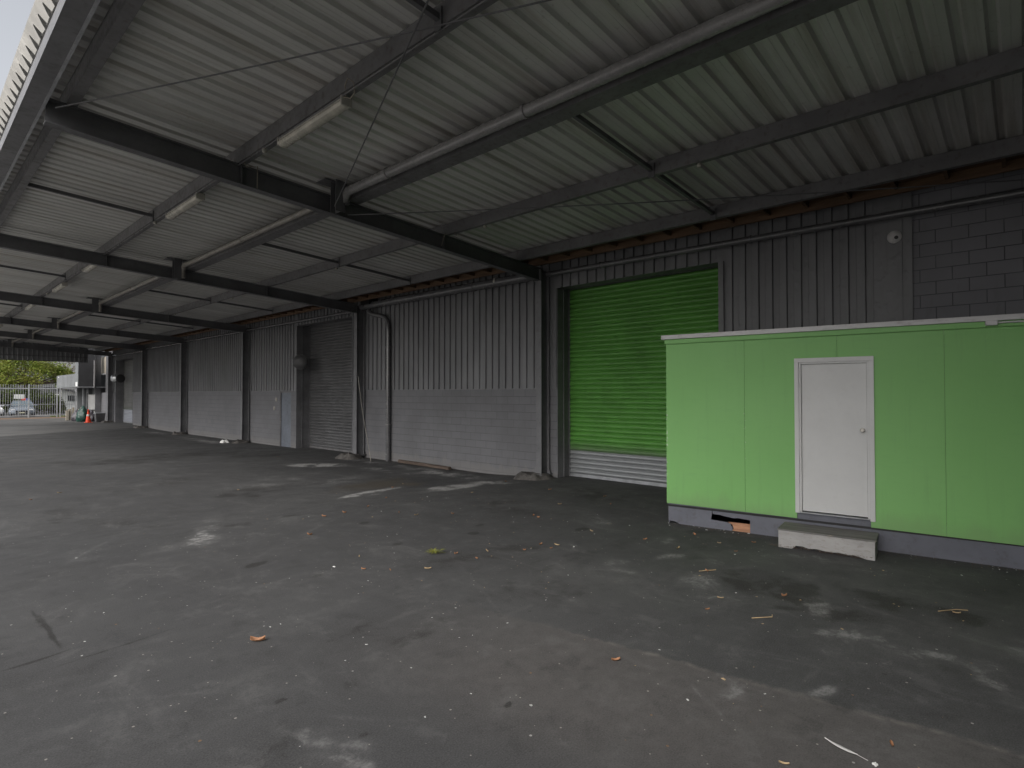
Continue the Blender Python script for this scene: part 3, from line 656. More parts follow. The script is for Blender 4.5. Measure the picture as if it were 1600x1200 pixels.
# end valance
pr = sheet_profile(1.0, 9.3); n = len(pr)
m = MB(); m.add([(x, Y1 + .02 - h, z) for z in (4.28, 5.6) for x, h in pr], [(i, i + 1, n + i + 1, n + i) for i in range(n - 1)])
m.build('end_valance', 'clad', can)
m = MB(); m.box((1.0, Y1 - .06, 4.60), (9.3, Y1 - .03, 4.66)); m.box((1.0, Y1 - .06, 4.28), (9.3, Y1 - .03, 4.32)); m.build('valance_rail', 'steel', can)

def ground_lump(name, c, r, h, label, mat='rubble', seed=0, group=None, cat='footing'):
    m = MB(); nr, na = 5, 22; vs_ = [(c[0], c[1], c[2] + h)]
    for i in range(1, nr + 1):
        for k in range(na):
            a = 2 * math.pi * k / na; f = i / nr
            rr = 1 + .28 * noise.noise(Vector((math.cos(a) * 1.3 + seed, math.sin(a) * 1.3, 3.1)))
            sq = 1 / max(abs(math.cos(a)), abs(math.sin(a))) ** .6
            zz = h * (1 - max(0, (f - .62) / .38) ** 1.6) + .085 * noise.noise(Vector((math.cos(a) * f * 4 + seed, math.sin(a) * f * 4, 1.7))) * (1 if f < .98 else .2)
            vs_.append((c[0] + math.cos(a) * r[0] * f * rr * sq, c[1] + math.sin(a) * r[1] * f * rr * sq, c[2] - .03 + max(0, zz)))
    fs = [(0, 1 + k, 1 + (k + 1) % na) for k in range(na)]
    fs += [(1 + (i - 1) * na + k, 1 + i * na + k, 1 + i * na + (k + 1) % na, 1 + (i - 1) * na + (k + 1) % na) for i in range(1, nr) for k in range(na)]
    m.add(vs_, fs); m.smooth = True
    return tag(m.build(name, mat), label, cat, group)
FL = ['rough concrete footing under the column beside the green roller door', 'broken rubble footing under the column with the leaning rod',
      'low concrete footing with a pale lump under the column left of the blue door', 'concrete footing under the column between the two long block wall bays',
      'concrete footing under the column just right of the far roller door', 'concrete footing under the column left of the far roller door beside the planter']
for i, y in enumerate(CY):
    ground_lump('column_footing', (10.30 if i == 1 else 10.42, y + (.15 if i < 2 else 0), gz(10.4, y)), (.40, .50 if i < 2 else .36), .14 if i != 1 else .18, FL[i], seed=i * 3.7, group='concrete footings under the canopy columns')
ground_lump('concrete_lump', (9.92, 26.35, gz(9.9, 26)), (.16, .2), .13, 'pale broken concrete lump beside the footing left of the blue door', 'flake', 5.5, cat='rubble')

# ------------------------------------------------------------------ warehouse
W = 10.8
WB = None
wh = thing('warehouse', 'dark grey block and ribbed metal warehouse wall behind the canopy columns', 'warehouse', (W, 8, 0))
def block(y0, y1, z1, mat='block', z0=-.4, x0=W, x1=11.9):
    m = MB(); m.box((x0, y0, z0), (x1, y1, z1)); m.build('block_wall', mat, wh)
D1, D2, D3 = (4.38, 8.36, 4.58), (17.4, 21.47, 4.74), (44.3, 48.68, 4.47)
BT = 2.15
block(Y0, 1.29, 5.225, 'blockdark')
block(1.29, D1[0], BT, 'blockdark')
block(D1[1], D2[0], BT)
block(D2[1], 21.90, BT); block(22.90, 33.8, BT); block(33.8, D3[0], BT); block(D3[1], 53.2, BT)
m = MB(); m.box((11.95, Y0, -.4), (15.0, 52.4, 5.5)); m.box((10.96, Y0, 5.425), (11.949, 52.4, 5.5)); m.box((11.42, Y0, 4.95), (11.9495, 52.4, 5.42)); m.build('building_body', 'greyclad', wh)
def clad(y0, y1, z0, z1, x=W - .012):
    pr = sheet_profile(y0, y1, .243, .040, .024, .009); n = len(pr)
    m = MB(); m.add([(x - h, y, z) for z in (z0, z1) for y, h in pr], [(i, i + 1, n + i + 1, n + i) for i in range(n - 1)])
    # backing so that the sheet has a thickness where it is cut
    m.box((x + .004, y0, z0 + .002), (x + .3, y1, z1))
    return m.build('wall_cladding', 'clad', wh)
clad(1.72, D1[0] - .04, BT + .01, 5.21)
clad(D1[0] - .04, D1[1] + .02, D1[2], 5.21)
clad(D1[1] + .02, D2[0], BT + .01, 5.21)
clad(D2[0], D2[1], D2[2], 5.21)
clad(D2[1], 33.8, BT + .01, 5.21)
clad(33.8, D3[0], BT + .01, 5.21)
clad(D3[0], D3[1], D3[2], 5.21)
clad(D3[1], 51.4, BT + .01, 5.21)
m = MB(); m.box((W + .001, Y0, 5.30), (W + .2, Y1, 5.42)); m.box((W + .02, Y0, 5.226), (W + .3, Y1, 5.2995)); m.build('eaves_closer', 'steel', wh)
m = MB(); m.box((-9, Y0 - 3.0, -.1), (15, Y0 - .02, 6.4)); m.build('end_wall', 'shadewall', wh)  # unseen wall added to block light and darken the right end
m = MB()                                              # flashings: wall corner, door edges, sill line over the blocks
m.box((W - .035, 1.29, 2.2), (W + .02, 1.50, 5.205)); m.box((W - .02, 1.50, 2.2), (W + .02, 1.72, 5.205)); m.box((W - .05, 1.42, 2.2), (W - .034, 1.49, 5.204))
m.build('corner_flashing', 'clad', wh)
m = MB()
m.box((W - .06, D1[0] - .10, BT), (W - .01, D1[0], D1[2] - .002)); m.build('door_flashing', 'clad', wh)
m = MB()
for a, b_ in ((D1[1], D2[0]), (D2[1], 33.8), (33.8, D3[0])): m.box((W - .024, a + .01, BT - .012), (W - .002, b_ - .01, BT + .012))
m.build('cladding_sill', 'clad', wh)
def roller(D, x, mat, sl=.1130, gy0=0, name='roller_door'):
    y0, y1, zt = D
    z0 = gz(11, (y0 + y1) / 2) + .01; zt += .12
    m = MB(); prof = []; z = z0 + .06
    while z < zt:
        for f, d in ((.0, .0), (.06, .004), (.14, .020), (.28, .033), (.45, .038), (.62, .035), (.78, .026), (.90, .012), (.96, .003)):
            prof.append((z + f * sl, d))
        z += sl
    n = len(prof)
    m.add([(x - d, y, z) for y in (y0 - .1, y1 + .1) for z, d in prof], [(i, i + 1, n + i + 1, n + i) for i in range(n - 1)])
    m.smooth = True
    o = m.build(name, mat, wh)
    b = MB(); b.box((x - .03, y0 - .1, z0 - .02), (x + .01, y1 + .1, z0 + .062)); b.build('bottom_rail', 'galv' if mat != 'rollgrey' else 'purlin', o, .004)
    for a, s_ in ((y0, 1), (y1, -1)):
        gd = MB(); gd.box((x - .045, min(a, a + s_ * .05), z0), (x - .028, max(a, a + s_ * .05), zt - .1)); gd.build('guide_rail', 'steel', o)
    hb = MB(); hb.box((x - .12, y0 + .013, zt - .121), (x + .4, y1 - .013, zt + .1)); hb.build('head_box', 'steel', o)
    return o
roller(D1, 11.28, 'rollgreen')
roller(D2, 11.38, 'rollgrey')
roller(D3, 11.30, 'rollgrey_low')
for D, x in ((D1, 11.45), (D2, 11.45), (D3, 11.45)):    # steel lined jambs with a mid stop
    for a, s_ in ((D[0], 1), (D[1], -1)):
        m = MB()
        m.box((W - .014, min(a, a + s_ * .012), gz(11, a) + .0), (x + .06, max(a, a + s_ * .012), D[2] - .003))
        m.box((W + .22, min(a + s_ * .012, a + s_ * .03), gz(11, a)), (W + .25, max(a + s_ * .012, a + s_ * .03), D[2] - .004))
        m.build('door_jamb', 'column', wh)
# blue personnel door
fr = MB(); fr.box((W + .01, 21.90, -.16), (W + .08, 21.95, 2.13)); fr.box((W + .01, 22.85, -.16), (W + .08, 22.90, 2.13)); fr.box((W + .01, 21.951, 2.08), (W + .08, 22.849, 2.13))
dr = MB(); dr.box((W + .045, 21.952, -.14), (W + .09, 22.848, 2.078))
do = dr.build('service_door', 'bluedoor', wh); fr.build('door_frame', 'purlin', do)
h = MB(); h.tube([(W + .045, 22.78, .92), (W - .02, 22.78, .92), (W - .02, 22.78, 1.08), (W + .045, 22.78, 1.08)], .011); h.build('door_handle', 'chrome', do)
m = MB(); m.box((W + .05, 21.9, 2.131), (W + .3, 22.9, BT)); m.build('door_lintel', 'block', wh)
# open hatch and wall past the last column
m = MB(); m.box((W - .03, 51.45, 3.53), (W + .02, 54.6, 3.62)); m.build('hatch_sill', 'galv', wh)
m = MB(); m.box((W + .12, 51.9, 3.62), (W + .16, 54.6, 4.9)); m.build('hatch_board', 'tan', wh)
m = MB(); m.box((W + .0, 53.2, -.2), (W + .35, 54.7, 3.52)); m.build('end_wall', 'greyclad', wh)
m = MB(); m.box((W + .6, 51.3, 3.5), (W + 1.1, 56, 5.25)); m.build('hatch_back', 'steel', wh)
m = MB(); z0 = gz(10.5, 52.9); m.box((10.40, 52.82, z0), (10.76, 52.98, 5.25)); m.build('end_post', 'column', wh)

# ------------------------------------------------------------------ green site cabin
CA = -82.60
cab = thing('site_cabin', 'lime green flat roofed site cabin with a white door under the canopy', 'cabin', (8.163, 4.136, 0), R(CA), local=True)
LEN, DEP, ZB, ZT = 4.95, 1.85, .300, 2.795
m = MB()
def panel(poly): MB().prism(poly, 'y', 0, .018).build('wall_panel', 'greenpanel', cab, .0006)
panel([(-.03, ZB + .012), (1.130, ZB + .004), (1.130, ZT), (-.03, ZT)])
panel([(1.133, ZB + .004), (1.805, ZB), (1.805, .385), (1.84, .385), (1.84, 2.46), (2.3005, 2.46), (2.3005, ZT), (1.133, ZT)])
panel([(2.303, 2.46), (2.66, 2.46), (2.66, .385), (2.665, .385), (2.665, ZB - .012), (3.4365, ZB - .018), (3.4365, ZT), (2.303, ZT)])
panel([(3.439, ZB - .018), (4.5875, ZB - .025), (4.5875, ZT), (3.439, ZT)])
panel([(4.590, ZB - .025), (LEN + .03, ZB - .03), (LEN + .03, ZT), (4.590, ZT)])
m = MB(); m.box((-.028, .019, ZB), (-.010, DEP, ZT)); m.box((LEN + .010, .019, ZB), (LEN + .028, DEP, ZT)); m.box((-.028, DEP + .001, ZB), (LEN + .028, DEP + .019, ZT)); m.build('side_wall', 'greenpanel', cab)
m = MB(); m.box((-.01, .02, .26), (LEN, DEP - .01, .29)); m.box((0, .60, .3), (LEN, .62, 2.78)); m.build('floor_frame', 'black', cab)
m = MB(); m.box((-.045, -.032, ZT - .005), (LEN + .05, -.001, ZT + .065)); m.box((-.045, 0, ZT + .002), (-.029, DEP, ZT + .065)); m.build('fascia', 'greenpanel', cab, .002)
m = MB(); m.box((-.085, -.065, ZT + .066), (LEN + .09, -.058, ZT + .128)); m.box((-.085, -.0575, ZT + .120), (LEN + .09, DEP + .06, ZT + .128)); m.box((-.085, -.0575, ZT + .066), (-.078, DEP + .06, ZT + .1195)); m.build('roof_trim', 'trim', cab)
m = MB(); m.box((-.06, -.05, ZT + .068), (LEN + .06, DEP + .04, ZT + .118)); m.build('roof', 'trim', cab)
# plinth board with the broken hole
def pl_poly():
    top = .395
    m = MB(); y0, y1 = .025, .040
    hole = [(.64, .135), (.67, .215), (.78, .212), (.83, .200), (.90, .196), (.96, .186), (1.02, .198), (1.13, .190), (1.185, .186), (1.19, .125)]
    bot = lambda x: -.03 if x < 0 else -.03
    m.prism([(-.012, .03), (.02, .035), (.10, .028), (.16, .002), (.30, -.01), (.64, -.02), (.64, .135), (.66, top - .09), (.66, top), (-.012, top)], 'y', y0, y1)
    m.prism([(.6605, .216), (.78, .212), (.83, .200), (.90, .196), (.96, .186), (1.02, .198), (1.13, .190), (1.1895, .186), (1.1895, top - .001), (.6605, top - .001)], 'y', y0, y1)
    m.prism([(.6405, -.02), (.92, -.02), (.95, .02), (.945, .06), (.92, .075), (.93, .098), (.86, .118), (.76, .124), (.6405, .128)], 'y', y0, y1)
    m.prism([(1.19, -.04), (1.785, -.04), (1.785, top), (1.19, top)], 'y', y0, y1)
    m.prism([(1.7855, -.04), (2.72, -.04), (2.72, top - .002), (1.7855, top - .002)], 'y', y0 - .004, y1)
    m.prism([(2.7205, -.04), (LEN, -.04), (LEN, top), (2.7205, top)], 'y', y0, y1)
    return m
pl_poly().build('plinth_board', 'plinth', cab)
m = MB(); m.box((-.012, .041, -.02), (.003, DEP, .30)); m.box((LEN - .003, .041, -.02), (LEN + .012, DEP, .30)); m.box((0, DEP - .02, -.02), (LEN, DEP - .005, .3)); m.build('plinth_end', 'plinth', cab)
m = MB(); m.prism([(.93, -.01), (1.187, -.012), (1.187, .122), (.88, .116), (.94, .085), (.955, .03)], 'y', .046, .09); m.build('bearer_timber', 'rawwood', cab)
# door
fr = MB()
fr.box((1.788, -.022, .380), (1.842, .03, 2.440)); fr.box((2.660, -.022, .366), (2.714, .03, 2.440)); fr.box((1.788, -.022, 2.4405), (2.714, .03, 2.498))
fr.box((1.843, -.006, .395), (1.868, .045, 2.4395)); fr.box((2.634, -.006, .395), (2.659, .045, 2.4395)); fr.box((1.8685, -.006, 2.415), (2.6335, .045, 2.4395))
dl = MB(); dl.box((1.871, .026, .408), (2.631, .055, 2.412))
door = dl.build('door', 'white', cab, .002); fr.build('door_frame', 'white', door, .002)
k = MB(); k.lathe((2.583, .026, 1.535), [(.001, -.066), (.018, -.066), (.026, -.056), (.027, -.045), (.020, -.032), (.011, -.024), (.011, -.008), (.031, -.007), (.031, 0.0)], 20, 'y'); k.build('door_knob', 'chrome', door)
s = MB(); s.box((1.843, -.03, .384), (2.659, .045, .3945)); s.build('door_sill', 'galv', door)
m = MB(); m.tube([(3.93, -.045, ZT + .042), (LEN, -.045, ZT + .042)], .011); m.build('conduit', 'trim', cab)
m = MB(); m.box((3.82, -.085, ZT + .012), (3.93, -.033, ZT + .068)); m.build('junction_box', 'trim', cab, .005)

# step in front of the cabin door
st = thing('door_step', 'low worn step box with pale rotted front and dark top below the white door', 'step', (8.163, 4.136, 0), R(CA - .9), local=True)
front = [(1.665, -.005), (1.80, -.01), (1.84, .01), (1.87, .045), (1.95, .048), (2.02, .030), (2.10, .040), (2.20, .028), (2.28, .026), (2.36, .034), (2.45, .022), (2.52, .030), (2.60, .012), (2.66, -.004), (2.735, -.012), (2.735, .222), (1.665, .222)]
MB().prism(front, 'y', -.500, -.480).build('front_board', 'stepside', st, .002)
m = MB(); m.box((2.717, -.479, -.01), (2.735, -.03, .222)); m.box((1.665, -.479, -.005), (1.683, -.03, .222)); m.build('side_board', 'stepside', st, .002)
m = MB(); m.box((1.655, -.512, .2225), (2.750, -.02, .243)); m.build('tread_board', 'steptop', st, .004)
m = MB(); m.box((1.70, -.46, -.01), (2.70, -.05, .215)); m.build('step_core', 'black', st)
def litter_strip():
    m = MB()
    for i in range(170):
        x = random.uniform(1.60, 2.70); y = -.50 + random.gauss(0, .02) - (.02 if x < 1.66 else 0); z = random.uniform(0, .03)
        a = random.uniform(0, 6.28); l = random.uniform(.01, .05)
        m.rect((x, y, z + .004), (x + math.cos(a) * l, y + math.sin(a) * l * .5, z + random.uniform(0, .012)), .005, .003)
    return m
lp = litter_strip().build('leaf_litter', 'oldwood'); lp.location = (8.163, 4.136, 0); lp.rotation_euler = (0, 0, R(CA - .9))
tag(lp, 'strip of brown leaf litter under the rotted front of the step', 'leaf litter', kind='stuff')

def crumbs(n, f, seed):
    rnd = random.Random(seed); m = MB()
    for i in range(n):
        x, y = f(rnd); a = rnd.uniform(0, 6.28); l = rnd.uniform(.003, .013) * (1 if rnd.random() < .9 else 1.7); h = l * rnd.uniform(.2, .5); z = gz(x, y)
        q = Matrix.Rotation(a, 3, 'Z'); v = [q @ Vector(t_) for t_ in ((-l, -l * .4, 0), (l, -l * .5, 0), (l * .7, l * .5, 0), (-l * .8, l * .4, 0), (0, 0, h))]
        m.add([(x + t_.x, y + t_.y, z + t_.z) for t_ in v], [(0, 1, 4), (1, 2, 4), (2, 3, 4), (3, 0, 4)])
    return m
ca_, sa_ = math.cos(R(CA)), math.sin(R(CA))
def near_cabin(r_):
    u = r_.uniform(-.05, 4.4); v = -abs(r_.gauss(0, .12)) + .02
    return 8.163 + u * ca_ - v * sa_, 4.136 + u * sa_ + v * ca_
tag(crumbs(420, near_cabin, 3).build('debris', 'oldwood'), 'fine brown crumbs and leaf bits along the foot of the cabin', 'debris', kind='stuff')
tag(crumbs(60, near_cabin, 9).build('debris', 'flake'), 'fine pale paint crumbs along the foot of the cabin', 'debris', kind='stuff')
tag(crumbs(500, lambda r_: (10.78 - abs(r_.gauss(0, .13)), r_.uniform(8.8, 17.2)), 5).build('debris', 'oldwood'), 'fine dark crumbs along the foot of the block wall', 'debris', kind='stuff')
tag(crumbs(130, lambda r_: (r_.uniform(3.5, 10), r_.uniform(.3, 11)), 6).build('debris', 'leafpale'), 'scattered straw coloured crumbs over the concrete', 'debris', kind='stuff')
tag(crumbs(85, lambda r_: (r_.uniform(.6, 8), r_.uniform(.2, 9)), 8).build('debris', 'flake'), 'scattered white grit over the concrete', 'debris', kind='stuff')
# ------------------------------------------------------------------ pipes, rods, fittings
def pipe_thing(name, pts, r, mat, label, cat='pipe', group=None, clips=()):
    o = MB().tube(pts, r, 14).build(name, mat); tag(o, label, cat, group)
    for p, ax in clips:
        c = MB(); c.lathe(p, [(r + .001, -.02), (r + .012, -.019), (r + .012, .019), (r + .001, .02)], 14, ax); c.build('pipe_collar', mat, o)
    return o
def arc(c, r, a0, a1, f, n=6): return [f(c, r, R(a0 + (a1 - a0) * i / n)) for i in range(n + 1)]
# pipe along the middle beam, in runs that drop into each hanger post
PL = ['thick grey pipe along the middle beam above the cabin, nearest run', 'pale pipe run along the middle beam beyond the first rafter', 'thin pale pipe run along the middle beam beyond the second rafter',
      'thin pale pipe run along the middle beam beyond the third rafter', 'thin pale pipe run along the middle beam beyond the fourth rafter', 'farthest pale pipe run along the middle beam before the end valance']
for i, (ya, yb) in enumerate(zip(RX, RX[1:])):
    r = .075 if i == 0 else .055; x, z = (5.06, 5.40) if i == 0 else (5.08, 5.39)
    ys = ya + .12; ye = yb - .16
    pts = [(x, ys if i else Y0, z), (x, ye - .22, z)] + [(x, ye - .22 + .14 * math.sin(R(a)), z - .14 + .14 * math.cos(R(a))) for a in (20, 40, 60, 80, 90)] + [(x, ye - .08, z - (.20 if i == 0 else .32))]
    pipe_thing('overhead_pipe', pts, r, 'pvcnear' if i == 0 else 'pvcpale', PL[i], group='pipe runs along the middle beam', clips=[((x, yy, z), 'y') for yy in ([1.2, 4.4, 7.2] if i == 0 else [ (ya + yb) / 2])])
WL = ['long dark pipe high on the wall above the green roller door', 'fat dark pipe under the eaves between the green and grey roller doors', 'pipe high on the wall above the near grey roller door',
      'thin pale pipe high on the wall in the long bay left of the blue door', 'pipe high on the wall in the narrow bay near the far roller door', 'pipe high on the wall above the far roller door']
EY = [Y0] + CY
for i, (ya, yb) in enumerate(zip(EY, EY[1:])):
    r = (.062, .12, .05, .05, .05, .05)[i]; z0, z1 = ((4.81, 4.91), (4.93, 4.96), (4.86, 4.88), (4.86, 4.88), (4.84, 4.86), (4.76, 4.78))[i]
    x = 10.62 if i != 1 else 10.60
    pipe_thing('wall_pipe', [(x, ya + .12, z0), (x, yb - .12, z1)], r, 'pvcdark', WL[i], group='pipes high along the wall', clips=[((x, ya + (yb - ya) * f, z0 + (z1 - z0) * f), 'y') for f in ((.55, .85) if i == 0 else (.3, .95))])
# rainwater head and downpipe
dp = thing('downpipe', 'grey downpipe with an offset bend and black rain head right of the leaning rod', 'downpipe', (10.7, 15.1, -.15))
x = 10.69
pts = [(x - .1, 16.12, 5.0), (x - .1, 16.12, 4.90), (x - .1, 16.09, 4.80), (x - .1, 16.0, 4.70), (x - .09, 15.86, 4.64), (x - .07, 15.65, 4.60), (x - .05, 15.45, 4.56), (x - .03, 15.30, 4.50), (x - .01, 15.19, 4.40), (x, 15.14, 4.27), (x, 15.13, 4.0), (x, 15.13, gz(10.7, 15.1))]
MB().tube(pts, .073, 14).build('pipe', 'pvcdark', dp)
m = MB(); m.box((10.42, 15.86, 4.97), (10.775, 16.32, 5.2)); m.build('rain_head', 'black', dp, .01)
m = MB(); m.box((10.62, 15.05, 3.52), (10.785, 15.21, 3.55)); m.box((10.62, 15.05, 1.02), (10.785, 15.21, 1.05)); m.build('pipe_bracket', 'pvc', dp)
m = MB(); m.tube([(10.43, 16.47, 2.6), (10.36, 16.1, 1.5), (10.2, 15.45, .25), (10.17, 15.3, gz(10.1, 15.3) + .02)], .012, 8)
tag(m.build('leaning_rod', 'pvcpale'), 'thin pale rod leaning against the column beside the near grey roller door', 'rod')
# bracing rods in the near bay
RL = ['thin bracing rod from the eaves up over the long lamp', 'thin bracing rod crossing in front of the near lamp down to the hanger post', 'thin bracing rod running from the hanger post toward the block wall', 'thin bracing rod near the wall above the green roller door']
for (a, b_), l in zip((((1.25, 8.5, 5.42), (4.95, -.5, 5.2)), ((4.9, 8.47, 5.14), (1.25, -.5, 5.42)), ((5.2, 8.55, 5.08), (10.25, -.35, 4.85))), RL):
    a, b_ = Vector(a), Vector(b_); n = 12
    pts = [a.lerp(b_, i / n) - Vector((0, 0, .05 * 4 * (i / n) * (1 - i / n))) for i in range(n + 1)]
    tag(MB().tube(pts, .0085, 6).build('bracing_rod', 'steel'), l, 'bracing rod', 'bracing rods in the nearest bay')
# fluorescent battens under the second purlin
LL = ['white tube lamp nearest the camera under the second purlin', 'white tube lamp just beyond the first rafter under the second purlin', 'white tube lamp just past the second rafter', 'white tube lamp midway before the third rafter',
      'white tube lamp just past the third rafter with a hanging cable', 'small far tube lamp before the fourth rafter', 'small far tube lamp beyond the fourth rafter', 'farthest tube lamp under the second purlin']
fx = 3.455; fz = zs(3.38) - PUR - .004
lamp = None
for i, (yc, l) in enumerate(zip((6.52, 11.1, 17.95, 22.4, 28.0, 34.6, 37.5, 43.0), LL)):
    if lamp is None:
        lamp = thing('tube_lamp', l, 'lamp', (fx, yc, fz), group='tube lamps along the second purlin', local=True)
        m = MB(); m.box((-.055, -.80, -.045), (.055, .80, -.002)); m.build('lamp_housing', 'lampbody', lamp, .006)
        m = MB(); m.prism([(-.058, -.046), (-.075, -.075), (-.060, -.108), (-.02, -.122), (.02, -.122), (.060, -.108), (.075, -.075), (.058, -.046)], 'y', -.79, .79); m.smooth = True; m.build('diffuser', 'diffuser', lamp, .006)
        for s_ in (-1, 1):
            m = MB(); m.box((-.072, s_ * .79 - .012, -.115), (.072, s_ * .79 + .012, -.001)); m.build('end_cap', 'lampbody', lamp, .008)
    else:
        c = copy_tree(lamp); c.location = (fx, yc, fz); c['label'] = l
m = MB(); m.tube([(3.40, Y0, fz - .016), (3.40, Y1 - .3, fz - .016)], .011, 8)
cd = tag(m.build('conduit', 'pvc'), 'thin conduit along the purlin that carries the tube lamps', 'conduit')
CL = ['small white junction cap beside the nearest tube lamp', 'small white junction cap past the second tube lamp', 'small white junction cap beyond the second rafter', 'small white junction cap beyond the third rafter']
for (y, l) in zip((7.75, 12.6, 18.9, 24.2), CL):
    m = MB(); m.lathe((3.41, y, fz - .03), [(.001, -.05), (.02, -.05), (.03, -.035), (.032, -.01), (.025, .012), (.001, .012)], 12)
    tag(m.build('junction_cap', 'lampbody'), l, 'junction cap', 'junction caps along the lamp conduit')
BL = ['small white holder on the fourth purlin above the cabin roof', 'small white holder on the fourth purlin just before the first rafter', 'small white holder on the fourth purlin beyond the first rafter', 'small white holder on the fourth purlin beyond the second rafter', 'small white holder on the fourth purlin near the third rafter']
for (y, l) in zip((3.3, 7.5, 12.8, 19.3, 24.9), BL):
    m = MB(); m.lathe((7.47, y, zs(7.47) - PUR - .012), [(.001, -.05), (.022, -.05), (.034, -.036), (.034, -.012), (.02, .009), (.001, .009)], 12)
    tag(m.build('lamp_holder', 'lampbody'), l, 'lamp holder', 'small holders along the fourth purlin')
m = MB(); m.lathe((10.50, 10.2, 4.98), [(.001, -.06), (.03, -.06), (.045, -.03), (.03, .0), (.02, .06), (.001, .06)], 12)
tag(m.build('wall_holder', 'lampbody'), 'small white holder under the eaves beside the column left of the green door', 'lamp holder')
for pts, l in (([(3.42, 5.68, 5.40), (3.36, 5.60, 5.47), (3.33, 5.50, 5.50), (3.37, 5.44, 5.45), (3.42, 5.50, 5.37), (3.44, 5.62, 5.36), (3.40, 5.72, 5.40)], 'loop of cable at the near end of the nearest tube lamp'),
               ([(3.40, 8.40, 5.40), (3.46, 8.46, 5.36), (3.55, 8.49, 5.40), (3.48, 8.52, 5.43), (3.60, 8.53, 5.42), (3.66, 8.555, 5.46), (3.66, 8.56, 5.12)], 'pale cable tail hanging over the first rafter below the lamp conduit'),
               ([(7.42, 8.30, 5.19), (7.52, 8.38, 5.24), (7.62, 8.46, 5.22), (7.5, 8.5, 5.25), (7.38, 8.55, 5.20), (7.30, 8.56, 4.96)], 'brown cable loop where the fourth purlin meets the first rafter')):
    tag(MB().tube(pts, .0065, 6).build('cable', 'tan'), l, 'cable')
# round vent cover on the cladding above the cabin
vc = thing('vent_cover', 'round white vent cover on the cladding above the cabin roof', 'vent cover', (W - .05, 1.52, 4.52))
m = MB(); m.lathe((W - .05, 1.52, 4.52), [(.001, -.045), (.035, -.045), (.075, -.035), (.10, -.012), (.10, .02), (.001, .02)], 24, 'x'); m.build('cover', 'trim', vc)
m = MB(); m.lathe((W - .05, 1.49, 4.50), [(.001, -.052), (.028, -.052), (.028, -.03), (.001, -.03)], 14, 'x'); m.build('hole', 'black', vc)
# convex mirrors on the door jambs
def mirror(loc, rz, label, face='mirror', r=.27):
    t = thing('convex_mirror', label, 'convex mirror', loc, rz, 'convex traffic mirrors at the roller doors', local=True)
    m = MB(); m.lathe((0, 0, 0), [(.001, -.105)] + [(r * math.sin(R(a)) / math.sin(R(50)), -.105 + (1 - math.cos(R(a))) * r * .58) for a in (8, 16, 24, 32, 40, 50)] + [(r, .02), (.001, .02)], 26, 'y'); m.build('mirror_dome', face, t)
    m = MB(); m.lathe((0, 0, 0), [(r + .001, -.02), (r + .022, -.02), (r + .022, .03), (r + .001, .03)], 26, 'y'); m.build('mirror_rim', 'mirrordull', t)
    m = MB(); m.tube([(0, .02, 0), (0, .16, 0), (0, .16, -.2)], .02); m.build('mirror_arm', 'steel', t)
    return t
mirror((10.66, 20.90, 3.27), R(-50), 'dark round convex mirror on the jamb of the near grey roller door', 'mirrordull', .27)
mirror((10.40, 47.3, 3.13), R(-55), 'pale convex mirror on the jamb left of the far roller door', 'mirror')
mirror((10.60, 46.6, 3.12), R(10), 'dull convex mirror turned away beside the pale mirror at the far roller door', 'mirrordull')
for z, y, l in ((1.80, 23.22, 'upper round beige cover on the block wall left of the blue door'), (1.42, 23.40, 'lower round beige cover on the block wall left of the blue door')):
    m = MB(); m.lathe((W, y, z), [(.001, -.03), (.06, -.03), (.09, -.015), (.09, .01), (.001, .01)], 16, 'x'); tag(m.build('round_cover', 'pvcpale'), l, 'cover', 'round covers on the block wall')

# ------------------------------------------------------------------ bits lying about
m = MB()
pts = [Vector((10.66, 14.5, -.12)), Vector((10.62, 13.4, -.125)), Vector((10.56, 12.0, -.125))]
m.beam(pts[0], pts[2], [(-.06, 0), (.055, .004), (.06, .07), (.01, .095), (-.055, .085)])
tag(m.build('timber_plank', 'oldwood', None, .008), 'rotten dark timber plank lying along the foot of the block wall', 'plank')
ft = thing('feather', 'large white feather lying on the concrete in the foreground', 'feather', (3.65, .87, gz(0, 0)))
def feather():
    m = MB(); n = 14; a = Vector((3.655, .885, .012)); b_ = Vector((3.605, .695, .010)); L = b_ - a
    sd_ = Vector((L.y, -L.x, 0)).normalized()
    vs_ = []
    for i in range(n + 1):
        f = i / n; c = a + L * f * .93 + sd_ * .012 * math.sin(f * 3.1)
        wd = .019 * (math.sin(min(1, f * 1.5 + .06) * math.pi / 2) if f < .7 else (1 - ((f - .7) / .3) ** 2) * .95 + .05)
        vs_ += [c + sd_ * wd * .55 + Vector((0, 0, .003)), c + Vector((0, 0, .007)), c - sd_ * wd + Vector((0, 0, .001))]
    m.add(vs_, [(3 * i + k, 3 * i + k + 1, 3 * i + k + 4, 3 * i + k + 3) for i in range(n) for k in (0, 1)]); m.smooth = True
    return m
feather().build('vane', 'feather', ft)
m = MB(); m.tube([(3.655, .885, .012), (3.640, .80, .0115), (3.603, .66, .006)], [.0006, .0010, .0016], 6); m.build('quill', 'feather', ft)
m = MB(); [m.lathe((3.594 + dx, .632 + dy, .004), [(.001, -.004), (r_, -.003), (r_ * 1.1, .003), (r_ * .5, .007), (.001, .007)], 7) for dx, dy, r_ in ((0, 0, .008), (.012, -.006, .005), (-.008, -.010, .006), (.004, -.016, .004))]; tag(m.build('paint_flake', 'flake'), 'white crumb beside the quill end of the feather', 'crumb')
